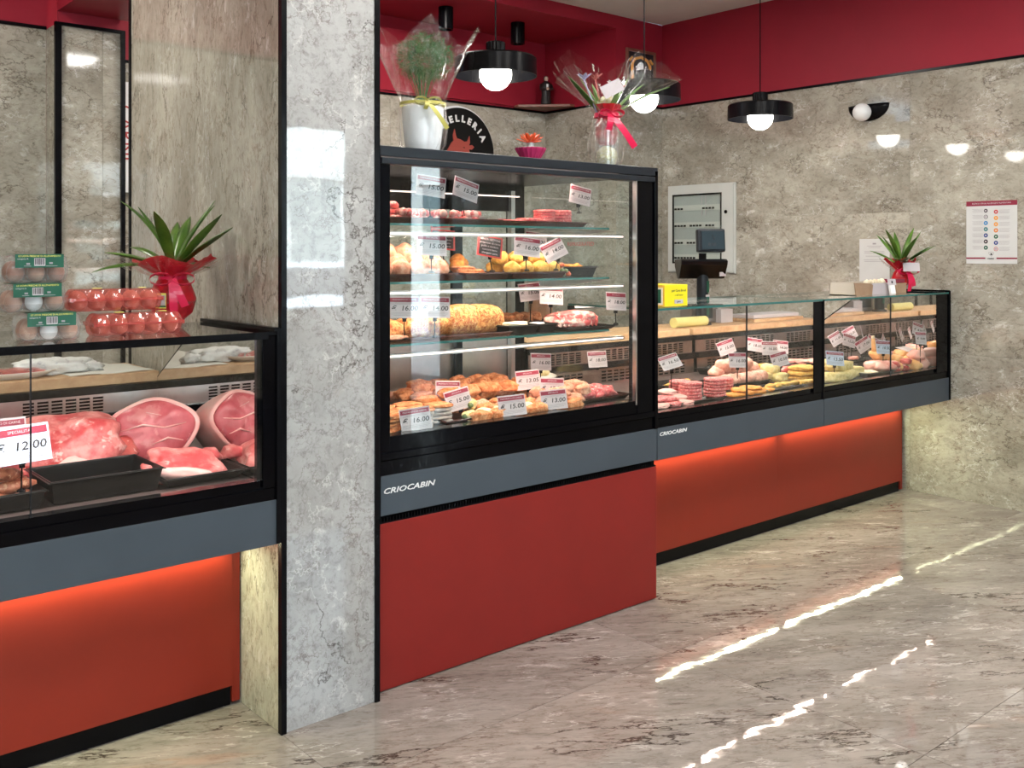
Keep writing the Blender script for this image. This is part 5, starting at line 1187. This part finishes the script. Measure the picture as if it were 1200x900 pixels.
# ================================================================ WALL THINGS
t = thing('round_sign', 'round black butcher sign with a red-brown bull head on the back wall', 'sign', (4.50, 5.925, 2.255))
o = MB().lathe([(0, 0), (.345, 0), (.345, .006), (0, .006)], 72).build('white_rim', 'white', t); o.rotation_euler = (PI/2, 0, 0)
o = MB().lathe([(0, 0), (.328, 0), (.328, .022), (0, .022)], 72).build('black_disc', 'black_matt', t, smooth=True); o.rotation_euler = (PI/2, 0, 0); o.location = (0, -.004, 0)
M['bull'] = plain('bull', (.32, .055, .04), .5)
bull = [(-.13, -.16), (-.135, -.05), (-.10, .0), (-.075, .04), (-.055, .055), (-.06, .10), (-.045, .145), (-.035, .10), (-.022, .075), (.01, .07), (.045, .055), (.075, .06), (.095, .10), (.10, .05), (.09, .03), (.12, .035), (.14, .02), (.12, .0), (.09, .0), (.10, -.04), (.09, -.09), (.075, -.13), (.05, -.15), (.02, -.14), (-.01, -.17), (-.06, -.19)]
bull = [(x-.01, z+.02) for x, z in bull]
MB().prism(bull, -.034, -.0265, 'y').build('bull_emblem', 'bull', t)
MB().prism([(.02, .03), (.035, .035), (.04, .025)], -.036, -.034, 'y').prism([(.055, -.11), (.075, -.105), (.07, -.12)], -.036, -.034, 'y').tube([(-.05, .0, -.02), (-.05, 0, -.02)], .0001, 4).build('bull_eye', 'black_matt', t)
wd = 'MACELLERIA'
for k, ch in enumerate(wd):
    a = math.radians(90+62-k*124/(len(wd)-1)); r_ = .245
    o = text('sign_letter', ch, .068, 'white', t, (r_*math.cos(a), -.028, r_*math.sin(a)), ext=.003, bold=.003)
    o.rotation_euler = Matrix.Rotation(-(a-PI/2), 3, 'Y').to_4x4().to_3x3().__matmul__(Matrix.Rotation(PI/2, 3, 'X')).to_euler()
# corner shelf and statue
M['shelfwood'] = plain('shelfwood', (.20, .07, .045), .4)
t = thing('corner_shelf', 'small triangular brown shelf high in the recess corner', 'shelf', (5.39, 5.92, ZB+.018))
MB().prism([(-.34, 0), (0, 0), (0, -.34), (-.05, -.34), (-.34, -.05)], 0, .02, 'z').build('shelf_board', 'shelfwood', t, bevel=.003)
M['robe'] = plain('robe', (.012, .008, .008), .5); M['skin'] = plain('skin', (.6, .42, .33), .5)
t = thing('statuette', 'small dark-robed figurine with folded hands on the corner shelf', 'figurine', (5.285, 5.80, ZB+.0395), math.radians(-25))
MB().lathe([(0, 0), (.052, 0), (.05, .008), (0, .009)], 20).build('base', 'shelfwood', t)
MB().lathe([(.036, .008), (.038, .02), (.032, .09), (.034, .13), (.037, .165), (.028, .185), (.013, .195), (.012, .2)], 20, fn=lambda a, z: 1+.05*math.sin(6*a)).build('robe', 'robe', t, smooth='all').scale = (1.15, .9, 1)
link('head', blob_mesh('hd', .0165, .018, .021, .02, 2, 1, 3, 1), 'skin', t, (0, -.002, .195)); link('hood', blob_mesh('hh', .020, .019, .024, .02, 2, 1, 3, 1), 'robe', t, (0, .006, .195))
MB().tube([(-.040, 0, .17), (-.048, -.015, .135), (-.012, -.038, .125)], [.013, .012, .008], 10).tube([(.040, 0, .17), (.048, -.015, .135), (.012, -.038, .125)], [.013, .012, .008], 10).build('sleeve', 'robe', t, smooth='all')
link('folded_hands', blob_mesh('fh', .012, .01, .014, .1, 3, 1, 2, 1), 'skin', t, (0, -.045, .118)); MB().box(-.008, .008, -.036, -.034, .125, .17).build('white_scapular', 'white', t)
# framed tile picture
t = thing('framed_picture', 'dark-framed tile picture with orange arch on the red wall', 'picture', (5.66, 5.138, 2.885))
w2, h2 = .165, .165
MB().box(-w2, w2, -.02, 0, -h2, -h2+.022).box(-w2, w2, -.02, 0, h2-.022, h2).box(-w2, -w2+.022, -.02, 0, -h2+.022, h2-.022).box(w2-.022, w2, -.02, 0, -h2+.022, h2-.022).build('frame', 'shelfwood', t, bevel=.003)
MB().box(-w2+.02, w2-.02, -.008, -.002, -h2+.02, h2-.02).build('tile', 'ink', t)
M['orange'] = plain('orange', (.75, .30, .03), .4)
MB().tube([(-.10, -.011, -.12), (-.10, -.011, .05), (-.07, -.011, .09), (0, -.011, .11), (.07, -.011, .09), (.10, -.011, .05), (.10, -.011, -.12)], .012, 6).tube([(-.13, -.011, .07), (-.10, -.011, .10)], .010, 6).tube([(.13, -.011, .07), (.10, -.011, .10)], .010, 6).build('painted_arch', 'orange', t)
MB().prism([(-.05, -.12), (-.055, .0), (-.03, .06), (.0, .075), (.03, .06), (.055, 0), (.05, -.12)], -.012, -.009, 'y').build('painted_figure', 'white', t)
# breaker panel on the right wall
t = thing('breaker_panel', 'grey framed electrical breaker panel with dark window on right wall', 'electrical panel', (RX, 4.75, 1.675))
W_, H_ = .32, .335
def bw(mb, y0, y1, z0, z1, d0, d1): return mb.box(-d1, -d0, y0, y1, z0, z1)
M['panel_grey'] = plain('panel_grey', (.56, .57, .54), .4)
m = MB(); bw(m, -W_, W_, -H_, H_, 0, .012); m.build('back_box', 'panel_grey', t, bevel=.002)
m = MB(); a_, b_, c_, d_ = -W_+.115, W_-.055, -H_+.07, H_-.07
bw(m, -W_+.01, a_, -H_+.01, H_-.01, .012, .024); bw(m, b_, W_-.01, -H_+.01, H_-.01, .012, .024); bw(m, a_, b_, -H_+.01, c_, .012, .024); bw(m, a_, b_, d_, H_-.01, .012, .024)
m.build('door_frame', 'panel_grey', t, bevel=.0015)
m = MB(); bw(m, a_, b_, c_, c_+.012, .02, .026); bw(m, a_, b_, d_-.012, d_, .02, .026); bw(m, a_, a_+.012, c_, d_, .02, .026); bw(m, b_-.012, b_, c_, d_, .02, .026); m.build('window_gasket', 'black', t)
M['panel_dim'] = plain('panel_dim', (.40, .43, .42), .5)
m = MB(); bw(m, a_, b_, c_, d_, .012, .015); m.build('inner_plate', 'panel_dim', t)
for q, z in enumerate((-.225, -.11, .02, .15)):
    mm = MB(); bw(mm, a_+.015, b_-.015, z-.012, z+.03, .015, .020); mm.build('breaker_rail', 'panel_grey', t)
    groups_ = {3: ((0, 3), (9, 13)), 2: ((0, 4), (5, 9), (10, 13)), 1: ((0, 3), (4, 7), (8, 10)), 0: ((0, 7),)}[q]
    for (g0, g1) in groups_:
        for j in range(g0, g1):
            y = b_-.03-j*.030
            mm = MB(); bw(mm, y-.010, y+.010, z-.004, z+.010, .020, .025); mm.build('breaker', 'black', t)
m = MB(); bw(m, -.02, -.012, .10, .25, .015, .018); bw(m, -.055, -.047, .10, .25, .015, .018); m.build('cable_duct', 'card', t)
m = MB(); m.tube([(-.024, -W_+.075, .12), (-.030, -W_+.075, .12)], .013, 16); m.build('door_lock', 'black', t)
m = MB(); bw(m, a_+.001, b_-.001, c_+.001, d_-.001, .0265, .0285); m.build('window_pane', 'glass', t)
# posters
def sheet(name, label, cat, y, z, w, h):
    t = thing(name, label, cat, (RX-.001, y, z)); MB().box(-.0012, 0, -w/2, w/2, -h/2, h/2).build('sheet', 'poster_white', t); return t
RW = (PI/2, 0, -PI/2)
t = sheet('allergen_poster', 'allergen poster with round coloured icons at the right edge', 'poster', 2.596, 1.615, .295, .372)
MB().box(-.002, -.0012, .035, .1475, -.158, -.149).build('footer_bar', 'maroon', t); MB().box(-.002, -.0012, -.1475, -.030, -.158, -.149).build('footer_bar', 'maroon', t)
MB().box(-.002, -.0012, -.1475, .1475, .157, .186).build('header_band', 'maroon', t)
text('header_lettering', 'ELENCO DEGLI ALLERGENI ALIMENTARI', .0125, 'card', t, (-.0026, 0, .171), rot=RW, ext=.0001)
text('footer_lettering', 'CARNI', .012, 'ink', t, (-.0026, .003, -.156), rot=RW, ext=.0001, bold=.0004)
IC = [('ink', 'ink_grey'), ('card', 'ink'), ('blue', 'blue'), ('teal', 'teal'), ('navy', 'navy'), ('ink', 'ink'), ('green_label', 'green_label'), ('red_board', 'red_board'), ('orange', 'orange'), ('orange', 'orange'), ('orange', 'red_board'), ('greenk', 'greenk'), ('navy', 'navy'), ('card', 'red_board')]
M['blue'] = plain('blue', (.02, .2, .45), .5); M['teal'] = plain('teal', (.01, .16, .17), .5); M['navy'] = plain('navy', (.01, .04, .2), .5); M['greenk'] = plain('greenk', (.0, .08, .03), .5)
for k in range(14):
    y = .032 if k < 7 else -.027; z = (.128 if k < 7 else .120)-.0365*(k % 7); inner, rim = IC[k]
    o = MB().lathe([(0, 0), (.0125, 0), (.0125, .0006), (0, .0006)], 20).build('icon', rim, t); o.rotation_euler = (0, -PI/2, 0); o.location = (-.0012, y, z)
    i2 = MB().lathe([(0, .0007), (.0098, .0007), (.0098, .001), (0, .001)], 18).build('icon_face', inner, o)
    MB().box(-.004, .004, -.0045, .0045, .0011, .0013).build('icon_symbol', 'card' if inner != 'card' else 'ink_grey', o)
m = MB()
for k in range(14):
    s_ = 1 if k < 7 else -1; y = (.050 if k < 7 else -.045); z = (.128 if k < 7 else .120)-.0365*(k % 7)
    for q in range(4): y0, y1 = sorted((y, y+s_*(.062-.006*(q % 2)))); m.box(-.0016, -.0012, y0, y1, z+.009-q*.006, z+.0105-q*.006)
m.build('fine_print', 'ink_grey', t)
m = MB(); m.tube([(-.0015, .014, -.128), (-.0015, .016, -.120), (-.0015, .0, -.116), (-.0015, -.014, -.120), (-.0015, -.012, -.130), (-.0015, 0, -.142), (-.0015, .014, -.128)], .0008, 5); m.box(-.0020, -.0012, -.005, .005, -.135, -.124); m.build('crest', 'ink', t)
t = sheet('white_notice', 'plain white notice sheet taped to right wall behind the bromeliad', 'notice', 3.34, 1.435, .21, .297)
m = MB()
for q, (a, z) in enumerate(((.05, .10), (.04, .09), (.07, .065), (.07, .055), (.06, .035), (.075, .01), (.07, .0))): m.box(-.0016, -.0012, -a, a, z, z+.0025)
m.box(-.0016, -.0012, -.012, .012, .112, .122); m.build('fine_print', 'ink_grey', t)
# vertical red and white sign strip seen through the gap by the pillar
t = thing('hanging_sign', 'narrow white sign with red letters glimpsed through the gap beside the pillar', 'sign', (2.02, 5.90, 2.2))
MB().box(-.12, .12, -.01, .01, -.35, .3).build('sign_board', 'white', t); text('sign_lettering', 'CARNI', .11, 'red_board', t, (0, -.012, 0), rot=(PI/2, PI/2, 0))
